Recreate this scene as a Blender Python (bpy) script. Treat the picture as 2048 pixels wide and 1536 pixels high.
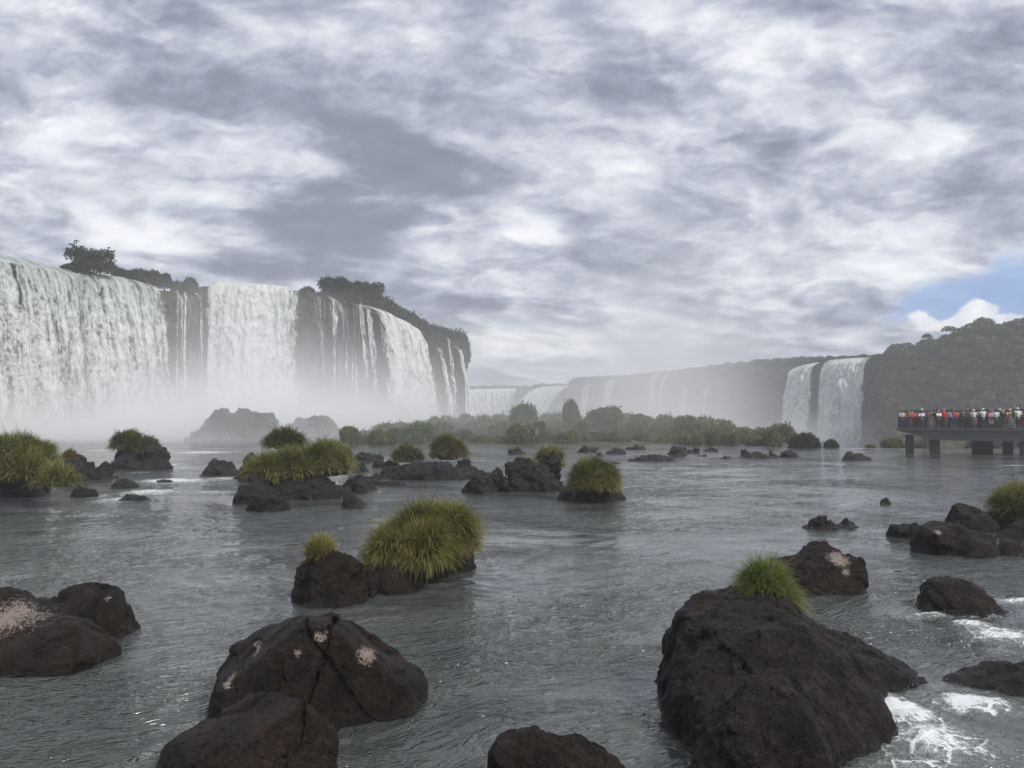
import bpy, math, random
import numpy as np
from mathutils import Vector, Matrix

S = bpy.context.scene
COL = S.collection
for o in list(bpy.data.objects):
    bpy.data.objects.remove(o)

# ------------------------------------------------------------------ camera
CAMZ = 3.8
F = 1539.0                      # focal length in photo pixels (photo is 2048 x 1536)
HOR = 825.0                     # row of the horizon
PITCH = math.atan((HOR - 768.0) / F)
cam_d = bpy.data.cameras.new('camera')
cam = bpy.data.objects.new('camera', cam_d)
COL.objects.link(cam)
cam.location = (0, 0, CAMZ)
cam.rotation_euler = (math.radians(90) + PITCH, 0, 0)
cam_d.sensor_width = 36
cam_d.lens = 36 * F / 2048
cam_d.clip_start = 0.1
cam_d.clip_end = 20000
S.camera = cam

# ------------------------------------------------------------------ exposure, cycles
S.view_settings.view_transform = 'Standard'
S.view_settings.look = 'None'
S.view_settings.exposure = 0.6
S.view_settings.gamma = 1.0
S.view_settings.use_curve_mapping = False
cy = S.cycles
cy.use_denoising = True
cy.max_bounces = 10
cy.diffuse_bounces = 3
cy.glossy_bounces = 3
cy.transmission_bounces = 2
cy.volume_bounces = 8
cy.transparent_max_bounces = 24
cy.caustics_reflective = False
cy.caustics_refractive = False
cy.sample_clamp_indirect = 4.0
cy.volume_max_steps = 256

SUN_EL, SUN_AZ = math.radians(43), math.radians(125)      # azimuth clockwise from +Y (the view direction)


# ------------------------------------------------------------------ node maths
class N:
    """a float socket with arithmetic, so node graphs can be written as formulas"""
    def __init__(self, tree, sock):
        self.t, self.s = tree, sock

    def op(self, kind, *args, clamp=False):
        n = self.t.nodes.new('ShaderNodeMath')
        n.operation = kind
        n.use_clamp = clamp
        for i, a in enumerate((self,) + args):
            if isinstance(a, N):
                self.t.links.new(a.s, n.inputs[i])
            else:
                n.inputs[i].default_value = a
        return N(self.t, n.outputs[0])

    def __add__(self, o): return self.op('ADD', o)
    __radd__ = __add__
    def __mul__(self, o): return self.op('MULTIPLY', o)
    __rmul__ = __mul__
    def __sub__(self, o): return self.op('SUBTRACT', o)
    def __rsub__(self, o): return self.op('MULTIPLY', -1.0).op('ADD', o)
    def __truediv__(self, o): return self.op('DIVIDE', o)
    def exp(self): return self.op('EXPONENT')
    def max(self, o): return self.op('MAXIMUM', o)
    def min(self, o): return self.op('MINIMUM', o)
    def abs(self): return self.op('ABSOLUTE')
    def pow(self, o): return self.op('POWER', o)
    def clamp(self): return self.op('ADD', 0.0, clamp=True)
    def step(self, a, b):
        n = self.t.nodes.new('ShaderNodeMapRange')
        n.interpolation_type = 'SMOOTHSTEP'
        self.t.links.new(self.s, n.inputs['Value'])
        for nm, v in (('From Min', a), ('From Max', b)):
            if isinstance(v, N):
                self.t.links.new(v.s, n.inputs[nm])
            else:
                n.inputs[nm].default_value = v
        return N(self.t, n.outputs['Result'])


def noise(t, vec, scale, detail=4, rough=0.55, dist=0.0, lac=2.0):
    n = t.nodes.new('ShaderNodeTexNoise')
    n.inputs['Scale'].default_value = scale
    n.inputs['Detail'].default_value = detail
    n.inputs['Roughness'].default_value = rough
    n.inputs['Distortion'].default_value = dist
    n.inputs['Lacunarity'].default_value = lac
    if vec is not None:
        t.links.new(vec, n.inputs['Vector'])
    return N(t, n.outputs['Fac'])


def voronoi(t, vec, scale, feature='DISTANCE_TO_EDGE'):
    n = t.nodes.new('ShaderNodeTexVoronoi')
    n.feature = feature
    n.inputs['Scale'].default_value = scale
    if vec is not None:
        t.links.new(vec, n.inputs['Vector'])
    return N(t, n.outputs['Distance'])


def sep(t, sock):
    n = t.nodes.new('ShaderNodeSeparateXYZ')
    t.links.new(sock, n.inputs[0])
    return [N(t, n.outputs[i]) for i in range(3)]


def comb(t, *xyz):
    n = t.nodes.new('ShaderNodeCombineXYZ')
    for i, v in enumerate(xyz):
        if isinstance(v, N):
            t.links.new(v.s, n.inputs[i])
        else:
            n.inputs[i].default_value = v
    return n.outputs[0]


def mixc(t, fac, a, b):
    n = t.nodes.new('ShaderNodeMix')
    n.data_type = 'RGBA'
    n.clamp_factor = True
    for s, v in ((n.inputs[0], fac), (n.inputs[6], a), (n.inputs[7], b)):
        if isinstance(v, N):
            t.links.new(v.s, s)
        elif isinstance(v, bpy.types.NodeSocket):
            t.links.new(v, s)
        elif isinstance(v, (int, float)):
            s.default_value = v
        else:
            s.default_value = (*v, 1) if len(v) == 3 else v
    return n.outputs[2]


def scaled(t, sock, sc):
    n = t.nodes.new('ShaderNodeVectorMath')
    n.operation = 'MULTIPLY'
    t.links.new(sock, n.inputs[0])
    n.inputs[1].default_value = sc
    return n.outputs[0]


def attr(t, name):
    n = t.nodes.new('ShaderNodeAttribute')
    n.attribute_name = name
    return N(t, n.outputs['Fac'])


def link(t, a, b):
    t.links.new(a.s if isinstance(a, N) else a, b)


# ------------------------------------------------------------------ world: Nishita sky behind a procedural cloud deck
W = bpy.data.worlds.new('World')
S.world = W
W.use_nodes = True
wt = W.node_tree
wt.nodes.clear()
w_out = wt.nodes.new('ShaderNodeOutputWorld')
w_bg = wt.nodes.new('ShaderNodeBackground')
w_bg.inputs['Strength'].default_value = 0.1
link(wt, w_bg.outputs[0], w_out.inputs['Surface'])
sky = wt.nodes.new('ShaderNodeTexSky')
sky.sky_type = 'NISHITA'
sky.sun_disc = False
sky.sun_elevation = SUN_EL
sky.sun_rotation = SUN_AZ
sky.air_density = 1.0
sky.dust_density = 0.6
tc = wt.nodes.new('ShaderNodeTexCoord')
dx, dy, dz = sep(wt, tc.outputs['Generated'])
el = dz.max(0.0) + 0.15
cu, cv = dx / el, dy / el                                   # the deck seen in perspective
front = dy.step(0.15, 0.35)
yy = dy.max(0.12)
gu, gv = dx / yy, dz / yy                                   # tangent coordinates of the view direction


def blob(px, py, rx, ry, amp):
    u0, v0 = (px - 1024) / F, (HOR - py) / F
    a = (gu - u0) * (F / rx)
    b = (gv - v0) * (F / ry)
    return (a * a + b * b).op('MULTIPLY', -1.0).exp() * amp


# warp, then three scales of cloud
wv = comb(wt, cu, cv, 0.0)
w1 = noise(wt, wv, 1.0, 2, 0.5)
w2 = noise(wt, wv, 2.6, 4, 0.6)
qx = cu + (w1 - 0.5) * 0.9 + (w2 - 0.5) * 0.3
qy = cv + (w2 - 0.5) * 0.45 + (w1 - 0.5) * 0.3
q = comb(wt, qx + qy * 0.15, qy * 1.1 - qx * 0.35, 3.7)
n_big = noise(wt, q, 1.0, 3, 0.5)
n_mid = noise(wt, q, 2.6, 5, 0.5)
n_fine = noise(wt, q, 8.0, 6, 0.6, 0.3)
# puffs keep some structure in plain direction space so the low sky does not turn to lines
dw = noise(wt, comb(wt, gu, gv * 1.6, 5.0), 6.0, 4, 0.6)
dq = comb(wt, gu + (dw - 0.5) * 0.10 - gv * 0.5, gv * 1.9 + (dw - 0.5) * 0.16, 1.3)
n_dir = noise(wt, dq, 9.0, 7, 0.52, 0.1)
n_dir2 = noise(wt, dq, 3.4, 5, 0.5)
puff = voronoi(wt, comb(wt, gu + (n_dir - 0.5) * 0.16, gv * 1.8 + (n_dir - 0.5) * 0.2, 0.0), 9.0, 'SMOOTH_F1')
hi_el = gv.step(0.10, 0.30)


def off(t, sock, d):
    n = t.nodes.new('ShaderNodeVectorMath')
    t.links.new(sock, n.inputs[0])
    n.inputs[1].default_value = d
    return n.outputs[0]


# the lit and shaded flanks of the billows: density here against density a little way towards the light
rel1 = n_mid - noise(wt, off(wt, q, (0.07, -0.09, 0.0)), 2.6, 5, 0.5)
rel2 = n_dir - noise(wt, off(wt, dq, (0.012, 0.016, 0.0)), 9.0, 7, 0.52, 0.1)
rel3 = n_dir2 - noise(wt, off(wt, dq, (0.02, 0.035, 0.0)), 3.4, 5, 0.5)
lum = ((n_big - 0.5) * 1.0 + (n_mid - 0.5) * 0.65 + (n_fine - 0.5) * 0.20 + (n_dir - 0.5) * 0.30 + (n_dir2 - 0.5) * 0.55
       + (0.42 - puff) * 0.30 * hi_el + rel1 * 0.9 + rel2 * 0.75 + rel3 * 1.1)
# a lower layer of ragged scud with crisper edges
sv = comb(wt, gu * 0.9 + (n_mid - .5) * .10 - gv * .35, gv * 1.7 + (n_mid - .5) * .10, 8.1)
s1_ = noise(wt, sv, 4.6, 9, 0.55, 0.15)
s2_ = noise(wt, off(wt, sv, (0.008, 0.02, 0.0)), 4.6, 9, 0.55, 0.15)
scud = s1_.step(0.49, 0.60)
rimlit = (s1_ - s2_) * 2.0 * s1_.step(.40, .52)
lum = lum * 0.9 - scud * 0.17 + 0.07 + rimlit
blobs = None
for b in [(60, 60, 230, 110, .10), (330, 150, 150, 90, -.10), (640, 70, 260, 60, .16), (930, 80, 150, 70, -.14), (1240, 90, 130, 70, .06),
          (1080, 140, 60, 90, .10), (1400, 130, 170, 70, -.05), (1530, 55, 130, 50, .16), (1720, 110, 170, 60, .12), (1990, 60, 120, 60, -.18),
          (80, 240, 170, 90, .20), (330, 270, 140, 60, -.16), (520, 300, 130, 60, .08), (830, 250, 190, 75, -.22), (1050, 215, 170, 70, -.14),
          (640, 200, 220, 40, -.10),
          (1320, 275, 80, 48, .36), (1240, 330, 90, 30, .18), (1600, 330, 160, 60, -.18), (1820, 290, 130, 50, .10), (1960, 340, 130, 60, -.06),
          (1890, 210, 180, 40, -.12),
          (260, 370, 170, 60, .30), (60, 430, 110, 60, .20), (45, 455, 40, 22, -.22), (600, 390, 190, 60, -.22), (900, 330, 120, 40, -.10),
          (430, 340, 100, 40, .05), (230, 480, 220, 50, .30), (700, 470, 190, 40, -.16), (1075, 465, 80, 34, .24), (750, 300, 380, 120, -.05), (1000, 390, 320, 80, -.04), (1010, 400, 110, 40, -.08),
          (1410, 410, 120, 40, .10), (1660, 430, 180, 50, -.16), (1540, 400, 60, 18, .16), (1900, 430, 150, 40, .04),
          (850, 560, 300, 55, -.14), (1250, 540, 260, 50, -.08), (1000, 610, 170, 22, -.08), (1560, 590, 220, 60, .02),
          (1020, 690, 150, 34, .30), (1000, 742, 110, 20, -.12), (1350, 670, 240, 60, .02), (480, 560, 90, 30, .10), (1650, 500, 160, 40, -.06),
          (1880, 530, 90, 14, .14)]:
    e = blob(*b)
    blobs = e if blobs is None else blobs + e
lum = lum * 1.0 + blobs * front * (0.85 + (s1_ - 0.5) * 3.6) + 0.385
lum = lum.max(0.0) * 0.68 + lum * 0.26 + 0.115 + (n_fine - 0.5) * 0.14 + rel3 * .25 + (n_mid - 0.5) * .10 + (n_dir - 0.5) * 0.12
ramp = wt.nodes.new('ShaderNodeValToRGB')
link(wt, lum, ramp.inputs[0])
r = ramp.color_ramp
r.interpolation = 'B_SPLINE'
r.elements[0].position = 0.0
r.elements[0].color = (0.16, 0.18, 0.24, 1)
r.elements[1].position = 1.0
r.elements[1].color = (0.74, 0.74, 0.78, 1)
for p, c in ((0.22, (0.22, 0.245, 0.32)), (0.42, (0.325, 0.35, 0.44)), (0.58, (0.44, 0.465, 0.55)), (0.75, (0.565, 0.585, 0.655))):
    e = r.elements.new(p)
    e.color = (*c, 1)
cloud10 = scaled(wt, ramp.outputs[0], (9.4, 9.38, 9.1))
# low warm glow beneath the deck, far off
glow = blob(1040, 690, 260, 45, 1.0) * front
cloud10 = mixc(wt, glow * 0.28, cloud10, (6.6, 6.5, 5.6))
# gap of blue sky low on the right with cumulus heads in it
gap = (blob(2110, 575, 190, 62, 1.2) + blob(1925, 612, 140, 40, 0.95) + blob(1800, 640, 80, 24, .45) + blob(2400, 560, 300, 100, 1.0)) * front
gapm = (gap + (n_dir - 0.5) * 1.3 + (n_dir2 - 0.5) * 0.5 + (n_fine - .5) * .5).step(0.34, 0.95) * 0.85
hd = noise(wt, comb(wt, gu, gv, 0.2), 22.0, 7, 0.6, 0.2)
heads = (blob(1950, 628, 40, 22, 1.0) + blob(2030, 652, 60, 22, 1.2) + blob(1845, 642, 22, 22, .8) + blob(1900, 660, 80, 22, 1.0)
         + blob(2180, 650, 80, 30, 1.0) + blob(1978, 612, 30, 12, .7)) * front
headm = (heads + (hd - 0.5) * 1.7).step(0.36, 0.74)
headc = mixc(wt, (hd - 0.5) * 2.6 + 0.45, (4.4, 4.8, 5.6), (7.6, 7.55, 7.45))
blue = mixc(wt, 0.75, sky.outputs[0], (1.35, 2.45, 5.0))
blue = mixc(wt, headm, blue, headc)
final = mixc(wt, gapm, cloud10, blue)
# below the horizon the world is dim grey-green land
below = dz.step(-0.06, 0.0)
final = mixc(wt, below, (1.0, 1.1, 1.0), final)
link(wt, final, w_bg.inputs['Color'])
W.cycles.sampling_method = 'MANUAL'
W.cycles.sample_map_resolution = 512

sun_d = bpy.data.lights.new('sun', 'SUN')
sun_d.energy = 2.2
sun_d.angle = math.radians(12)
sun_d.color = (1.0, 0.96, 0.9)
sun = bpy.data.objects.new('sun', sun_d)
COL.objects.link(sun)
sdir = Vector((math.sin(SUN_AZ) * math.cos(SUN_EL), math.cos(SUN_AZ) * math.cos(SUN_EL), math.sin(SUN_EL)))
sun.rotation_euler = sdir.to_track_quat('Z', 'Y').to_euler()
sun.location = (0, 0, 60)

# ------------------------------------------------------------------ places: photo pixels to points of the real scene
CP, SP = math.cos(PITCH), math.sin(PITCH)


def ray(px, py):
    a, b = (px - 1024) / F, -(py - 768) / F
    return np.array((a, CP - b * SP, SP + b * CP))


def at_z(px, py, z=0.0):
    d = ray(px, py)
    t = (z - CAMZ) / d[2]
    return np.array((0, 0, CAMZ)) + d * t


def at_y(px, py, Y):
    d = ray(px, py)
    return np.array((0, 0, CAMZ)) + d * (Y / d[1])


# ------------------------------------------------------------------ numpy noise
def _h(ix, iy, iz, s):
    n = (ix * 374761393 + iy * 668265263 + iz * 2147483647 + s * 1274126177).astype(np.int64) & 0xffffffff
    n = ((n ^ (n >> 13)) * 1274126177) & 0xffffffff
    n = ((n ^ (n >> 16)) * 2246822519) & 0xffffffff
    return ((n >> 8) & 0xffff).astype(np.float64) / 32767.5 - 1.0


def vnoise(x, y, z, seed=0):
    """smooth value noise in -1..1"""
    ix, iy, iz = np.floor(x).astype(np.int64), np.floor(y).astype(np.int64), np.floor(z).astype(np.int64)
    fx, fy, fz = x - ix, y - iy, z - iz
    fx, fy, fz = [f * f * f * (f * (f * 6 - 15) + 10) for f in (fx, fy, fz)]
    r = 0
    for a in (0, 1):
        wa = fx if a else 1 - fx
        for b in (0, 1):
            wb = fy if b else 1 - fy
            for c in (0, 1):
                r = r + wa * wb * (fz if c else 1 - fz) * _h(ix + a, iy + b, iz + c, seed)
    return r


def fbm(x, y, z, octs=4, rough=0.5, seed=0):
    r, amp, tot = 0, 1.0, 0
    for i in range(octs):
        r = r + amp * vnoise(x * 2 ** i + 17.3 * i, y * 2 ** i + 5.1 * i, z * 2 ** i, seed + i)
        tot += amp
        amp *= rough
    return r / tot


def ridged(x, y, z, octs=4, seed=0):
    r, amp, tot = 0, 1.0, 0
    for i in range(octs):
        r = r + amp * (1 - 2 * np.abs(vnoise(x * 2 ** i + 9.7 * i, y * 2 ** i, z * 2 ** i + 3.3 * i, seed + i)))
        tot += amp
        amp *= 0.5
    return r / tot


def sstep(a, b, x):
    t = np.clip((x - a) / (b - a), 0, 1)
    return t * t * (3 - 2 * t)


# ------------------------------------------------------------------ mesh helpers
def mesh_np(name, V, Fc, smooth=True, mats=(), attrs=None, uv=None, midx=None):
    """V (n,3); Fc (m,3 or 4) or a list of such arrays"""
    m = bpy.data.meshes.new(name)
    V = np.asarray(V, dtype=np.float32)
    fl = Fc if isinstance(Fc, list) and isinstance(Fc[0], np.ndarray) and Fc[0].ndim == 2 else [Fc]
    fl = [np.asarray(f, dtype=np.int32) for f in fl if len(f)]
    m.vertices.add(len(V))
    m.vertices.foreach_set('co', V.ravel())
    loops = np.concatenate([f.ravel() for f in fl])
    tot = np.concatenate([np.full(len(f), f.shape[1], dtype=np.int32) for f in fl])
    start = np.concatenate(([0], np.cumsum(tot)[:-1])).astype(np.int32)
    m.loops.add(len(loops))
    m.loops.foreach_set('vertex_index', loops)
    m.polygons.add(len(tot))
    m.polygons.foreach_set('loop_start', start)
    m.polygons.foreach_set('loop_total', tot)
    if midx is not None:
        m.polygons.foreach_set('material_index', np.asarray(midx, dtype=np.int32))
    m.polygons.foreach_set('use_smooth', np.full(len(tot), smooth))
    for k, a in (attrs or {}).items():
        at = m.attributes.new(k, 'FLOAT', 'POINT')
        at.data.foreach_set('value', np.asarray(a, dtype=np.float32))
    if uv is not None:
        l = m.uv_layers.new(name='UVMap')
        l.data.foreach_set('uv', np.asarray(uv, dtype=np.float32)[loops].ravel())
    for mt in mats:
        m.materials.append(mt)
    m.update()
    m.validate()
    return m


def add(name, mesh, parent=None, loc=(0, 0, 0), rz=0.0, **props):
    o = bpy.data.objects.new(name, mesh)
    COL.objects.link(o)
    o.location = loc
    o.rotation_euler = (0, 0, rz)
    if parent is not None:
        o.parent = parent
    for k, v in props.items():
        if v is not None:
            o[k] = v
    return o


def surface_nets(D, org, h):
    nx, ny, nz = D.shape
    s = D < 0
    c = np.zeros((nx - 1, ny - 1, nz - 1), dtype=np.int8)
    cs = [(a, b, d) for a in (0, 1) for b in (0, 1) for d in (0, 1)]
    for a, b, d in cs:
        c += s[a:nx - 1 + a, b:ny - 1 + b, d:nz - 1 + d]
    act = (c > 0) & (c < 8)
    idx = np.argwhere(act)
    ids = np.full(act.shape, -1, dtype=np.int64)
    ids[act] = np.arange(len(idx))
    acc = np.zeros((len(idx), 3))
    cnt = np.zeros(len(idx))
    for i in range(8):
        for j in range(i + 1, 8):
            p, q = np.array(cs[i]), np.array(cs[j])
            if np.abs(p - q).sum() != 1:
                continue
            a = D[tuple((idx + p).T)]
            b = D[tuple((idx + q).T)]
            x = (a < 0) != (b < 0)
            t = np.where(x, a / np.where(a == b, 1, a - b), 0)
            acc += x[:, None] * (p + t[:, None] * (q - p))
            cnt += x
    V = np.asarray(org) + h * (idx + acc / np.maximum(cnt, 1)[:, None])
    quads = []
    for ax in range(3):
        u, v = [(1, 2), (2, 0), (0, 1)][ax]
        lo = [slice(None)] * 3
        hi = [slice(None)] * 3
        lo[ax], hi[ax] = slice(0, -1), slice(1, None)
        a, b = s[tuple(lo)], s[tuple(hi)]
        e = np.argwhere(a != b)
        lim = np.array(act.shape)
        ok = (e[:, u] > 0) & (e[:, v] > 0) & (e[:, u] < lim[u]) & (e[:, v] < lim[v])
        e = e[ok]
        if not len(e):
            continue
        du = np.zeros(3, dtype=int); du[u] = 1
        dv = np.zeros(3, dtype=int); dv[v] = 1
        qd = np.stack([ids[tuple(k.T)] for k in (e - du - dv, e - dv, e, e - du)], 1)
        flip = ~a[tuple(e.T)]
        qd[flip] = qd[flip][:, ::-1]
        quads.append(qd)
    return V, np.concatenate(quads)


def vnormals(V, Q):
    n = np.cross(V[Q[:, 2]] - V[Q[:, 0]], V[Q[:, 3]] - V[Q[:, 1]]) if Q.shape[1] == 4 else np.cross(V[Q[:, 1]] - V[Q[:, 0]], V[Q[:, 2]] - V[Q[:, 0]])
    N_ = np.zeros_like(V)
    for k in range(Q.shape[1]):
        np.add.at(N_, Q[:, k], n)
    return N_ / np.maximum(np.linalg.norm(N_, axis=1), 1e-9)[:, None]


def new_mat(name):
    m = bpy.data.materials.new(name)
    m.use_nodes = True
    t = m.node_tree
    t.nodes.clear()
    o = t.nodes.new('ShaderNodeOutputMaterial')
    return m, t, o


def principled(t, o, **kw):
    p = t.nodes.new('ShaderNodeBsdfPrincipled')
    for k, v in kw.items():
        s = p.inputs[k.replace('_', ' ')]
        if isinstance(v, (N, bpy.types.NodeSocket)):
            link(t, v, s)
        elif isinstance(v, (tuple, list)):
            s.default_value = (*v, 1) if len(v) == 3 and s.type == 'RGBA' else v
        else:
            s.default_value = v
    link(t, p.outputs[0], o.inputs['Surface'])
    return p


def bump(t, height, strength, dist, p):
    b = t.nodes.new('ShaderNodeBump')
    b.inputs['Strength'].default_value = strength
    b.inputs['Distance'].default_value = dist
    link(t, height, b.inputs['Height'])
    link(t, b.outputs[0], p.inputs['Normal'])
    return b


def texco(t, kind='Object'):
    n = t.nodes.new('ShaderNodeTexCoord')
    return n.outputs[kind]


def plain_mat(name, col, rough=0.7, var=0.15, scale=6.0, spec=0.4):
    m, t, o = new_mat(name)
    v = noise(t, texco(t), scale, 4)
    c = mixc(t, v, tuple(x * (1 - var) for x in col), tuple(min(1, x * (1 + var)) for x in col))
    principled(t, o, Base_Color=c, Roughness=rough, Specular_IOR_Level=spec)
    return m

# ------------------------------------------------------------------ materials
def rock_mat(name, dark, light, crack_scale=1.3):
    m, t, o = new_mat(name)
    co = texco(t)
    geo = t.nodes.new('ShaderNodeNewGeometry')
    px, py, pz = sep(t, geo.outputs['Position'])
    nx, ny, nz = sep(t, geo.outputs['Normal'])
    n1 = noise(t, co, 2.2, 6, 0.6)
    n2 = noise(t, co, 14.0, 6, 0.65)
    n3 = noise(t, co, 60.0, 3, 0.6)
    lich = attr(t, 'lichen')
    lm = (lich * .9 + (n2 - 0.5) * 1.5 + (n3 - 0.5) * 2.4 - (n1 - .5) * .6).step(0.52, 0.66) * lich.step(.05, .3)
    wet = (pz * -1.0 + (n1 - 0.5) * 0.16 + 0.10).step(-0.03, 0.05)
    c = mixc(t, (n1 * 0.8 + n2 * 0.6 - 0.2).step(0.32, 0.72), dark, light)
    c = mixc(t, (n2.step(0.54, 0.72)) * 0.65, c, tuple(x * 2.0 for x in light))
    c = mixc(t, (n1 - n2 * .5).step(0.20, 0.02) * 0.7, c, tuple(x * 0.3 for x in dark))
    c = mixc(t, n3.step(0.58, 0.75) * 0.5, c, tuple(x * 0.4 for x in dark))
    c = mixc(t, wet * 0.6, c, tuple(x * 0.35 for x in dark))
    c = mixc(t, lm, c, mixc(t, n3.step(.35, .65), (0.20, 0.15, 0.12), (0.46, 0.38, 0.33)))
    rough = 0.50 - wet * 0.40 + (n2 - 0.5) * 0.4
    p = principled(t, o, Base_Color=c, Roughness=rough, Specular_IOR_Level=wet * 0.35 + 0.2)
    pits = voronoi(t, co, 22.0, 'F1')
    h = n1 * 0.5 + n2 * 0.35 + n3 * 0.14 + pits.step(0.0, 0.35) * 0.10
    bump(t, h, 1.0, 0.26, p)
    return m


M_rock = rock_mat('brown_basalt', (0.0085, 0.0057, 0.0042), (0.032, 0.0215, 0.0150))
M_rock2 = rock_mat('grey_basalt', (0.012, 0.0118, 0.012), (0.038, 0.036, 0.034))
M_rockp = rock_mat('purple_basalt', (0.0088, 0.0062, 0.0052), (0.031, 0.0222, 0.0190))


def grass_mat(name, low, mid, straw):
    m, t, o = new_mat(name)
    a = attr(t, 'tint')
    r = t.nodes.new('ShaderNodeValToRGB')
    link(t, a, r.inputs[0])
    r.color_ramp.elements[0].color = (*low, 1)
    r.color_ramp.elements[1].color = (*straw, 1)
    e = r.color_ramp.elements.new(0.5)
    e.color = (*mid, 1)
    d = t.nodes.new('ShaderNodeBsdfDiffuse')
    tr = t.nodes.new('ShaderNodeBsdfTranslucent')
    gl = t.nodes.new('ShaderNodeBsdfGlossy')
    gl.inputs['Roughness'].default_value = 0.45
    link(t, r.outputs[0], d.inputs['Color'])
    link(t, r.outputs[0], tr.inputs['Color'])
    mx = t.nodes.new('ShaderNodeMixShader')
    mx.inputs[0].default_value = 0.35
    link(t, d.outputs[0], mx.inputs[1])
    link(t, tr.outputs[0], mx.inputs[2])
    m2 = t.nodes.new('ShaderNodeMixShader')
    m2.inputs[0].default_value = 0.03
    link(t, mx.outputs[0], m2.inputs[1])
    link(t, gl.outputs[0], m2.inputs[2])
    link(t, m2.outputs[0], o.inputs['Surface'])
    return m


M_grass = grass_mat('sedge_grass', (0.050, 0.068, 0.012), (0.155, 0.172, 0.036), (0.38, 0.31, 0.12))
M_grassf = grass_mat('lush_grass', (0.050, 0.085, 0.014), (0.150, 0.205, 0.045), (0.34, 0.32, 0.13))
M_grassd = grass_mat('distant_grass', (0.05, 0.062, 0.018), (0.125, 0.125, 0.036), (0.24, 0.20, 0.08))
M_leaf = grass_mat('shrub_leaves', (0.036, 0.054, 0.018), (0.100, 0.130, 0.042), (0.185, 0.200, 0.080))
M_leafd = grass_mat('dark_leaves', (0.012, 0.020, 0.008), (0.032, 0.046, 0.015), (0.075, 0.08, 0.028))
M_bark = plain_mat('bark', (0.05, 0.04, 0.03), 0.9, 0.3, 8)


# ------------------------------------------------------------------ rocks: signed distance fields meshed, then weathered
RNG = np.random.default_rng(11)


class Lump:
    def __init__(s, c, r, rz=0.0, facets=9, h=(0.72, 0.95), seed=0, tilt=0.0, planes=(), k=.055):
        s.k = k
        s.c, s.r = np.array(c, float), np.array(r, float)
        s.rz, s.tilt = rz, tilt
        g = np.random.default_rng(seed)
        n = g.normal(size=(facets, 3))
        n[:, 2] = np.abs(n[:, 2]) * 0.8
        s.n = n / np.linalg.norm(n, axis=1)[:, None]
        s.h = g.uniform(h[0] - .10, h[1] - .08, facets)
        s.n = np.concatenate([s.n, [(g.normal() * .18, -.35 + g.normal() * .2, 1.0)]])
        s.n /= np.linalg.norm(s.n, axis=1)[:, None]
        s.h = np.append(s.h, g.uniform(.72, .84))
        s.r *= (1.06, 1.06, 1.12)
        for pn, ph in planes:
            pn = np.array(pn, float)
            s.n = np.concatenate([s.n, [pn / np.linalg.norm(pn)]])
            s.h = np.append(s.h, ph)

    def sd(s, X, Y, Z):
        x, y, z = X - s.c[0], Y - s.c[1], Z - s.c[2]
        ca, sa = math.cos(s.rz), math.sin(s.rz)
        x, y = x * ca + y * sa, -x * sa + y * ca
        if s.tilt:
            ct, st = math.cos(s.tilt), math.sin(s.tilt)
            x, z = x * ct + z * st, -x * st + z * ct
        x, y, z = x / s.r[0], y / s.r[1], z / s.r[2]
        d = np.sqrt(x * x + y * y + z * z) - 1
        for n, h in zip(s.n, s.h):
            e = n[0] * x + n[1] * y + n[2] * z - h
            k = s.k
            hh = np.clip(0.5 + 0.5 * (d - e) / k, 0, 1)
            d = e * (1 - hh) + d * hh + k * hh * (1 - hh)
        return d * s.r.min()


def lump_px(xl, xr, yt, yb, dr=0.8, seed=0, rz=0.0, h=(0.74, 0.96), facets=9, tilt=0.0, z0=0.0, ry=None, planes=(), k=.055):
    """a boulder body standing in the river: photo columns xl..xr, top row yt, waterline row yb"""
    Yf = at_z(1024, yb, z0)[1]
    Yc = Yf
    for _ in range(6):
        rx = (xr - xl) / 2 / F * Yc * 1.07
        ryy = ry if ry else rx * dr
        Yc = Yf + ryy * 0.85
    X = ((xl + xr) / 2 - 1024) / F * Yc
    top = at_y(1024, yt, Yc + 0.25 * ryy)[2]
    H = max(top - z0, 0.06)
    return Lump((X, Yc, z0 - 0.25 * H), (rx, ryy, 1.32 * H), rz, facets, h, seed, tilt, planes, k)


ALL_ROCK_CONTACT = []                     # (x, y, rx, ry) footprints, used for the disturbed water round each rock


def facet_noise(V, sc, seed):
    """fractured faces: every cell of a jittered grid tilts its own way; also the closeness to a joint"""
    P = V * sc + .13 * np.stack([vnoise(*(V * sc * 2.3 + k * 7).T, seed + k) for k in range(3)], 1)
    I = np.floor(P).astype(np.int64)
    f1 = np.full(len(P), 9.0); f2 = np.full(len(P), 9.0)
    val = np.zeros(len(P))
    for a in (-1, 0, 1):
        for b in (-1, 0, 1):
            for c in (-1, 0, 1):
                J = I + (a, b, c)
                h = [_h(J[:, 0], J[:, 1], J[:, 2], seed + k) for k in range(6)]
                C = J + .5 + .45 * np.stack(h[:3], 1)
                D = P - C
                d = np.sqrt((D * D).sum(1))
                n = np.stack(h[3:], 1)
                v = (D * n).sum(1) + .55 * h[0]
                cl = d < f1
                f2 = np.where(cl, f1, np.minimum(f2, d))
                val = np.where(cl, v, val)
                f1 = np.where(cl, d, f1)
    return np.clip(val, -1, 1), np.exp(-(f2 - f1) / .06)


def biggest_piece(V, Q):
    lab = np.arange(len(V))
    while True:
        m = lab[Q].min(1)
        new = lab.copy()
        for k in range(4):
            np.minimum.at(new, Q[:, k], m)
        new = new[new]
        if (new == lab).all():
            break
        lab = new
    ids, c = np.unique(lab, return_counts=True)
    keep = lab == ids[np.argmax(c)]
    mp = np.cumsum(keep) - 1
    return V[keep], mp[Q[keep[Q[:, 0]]]]


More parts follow.
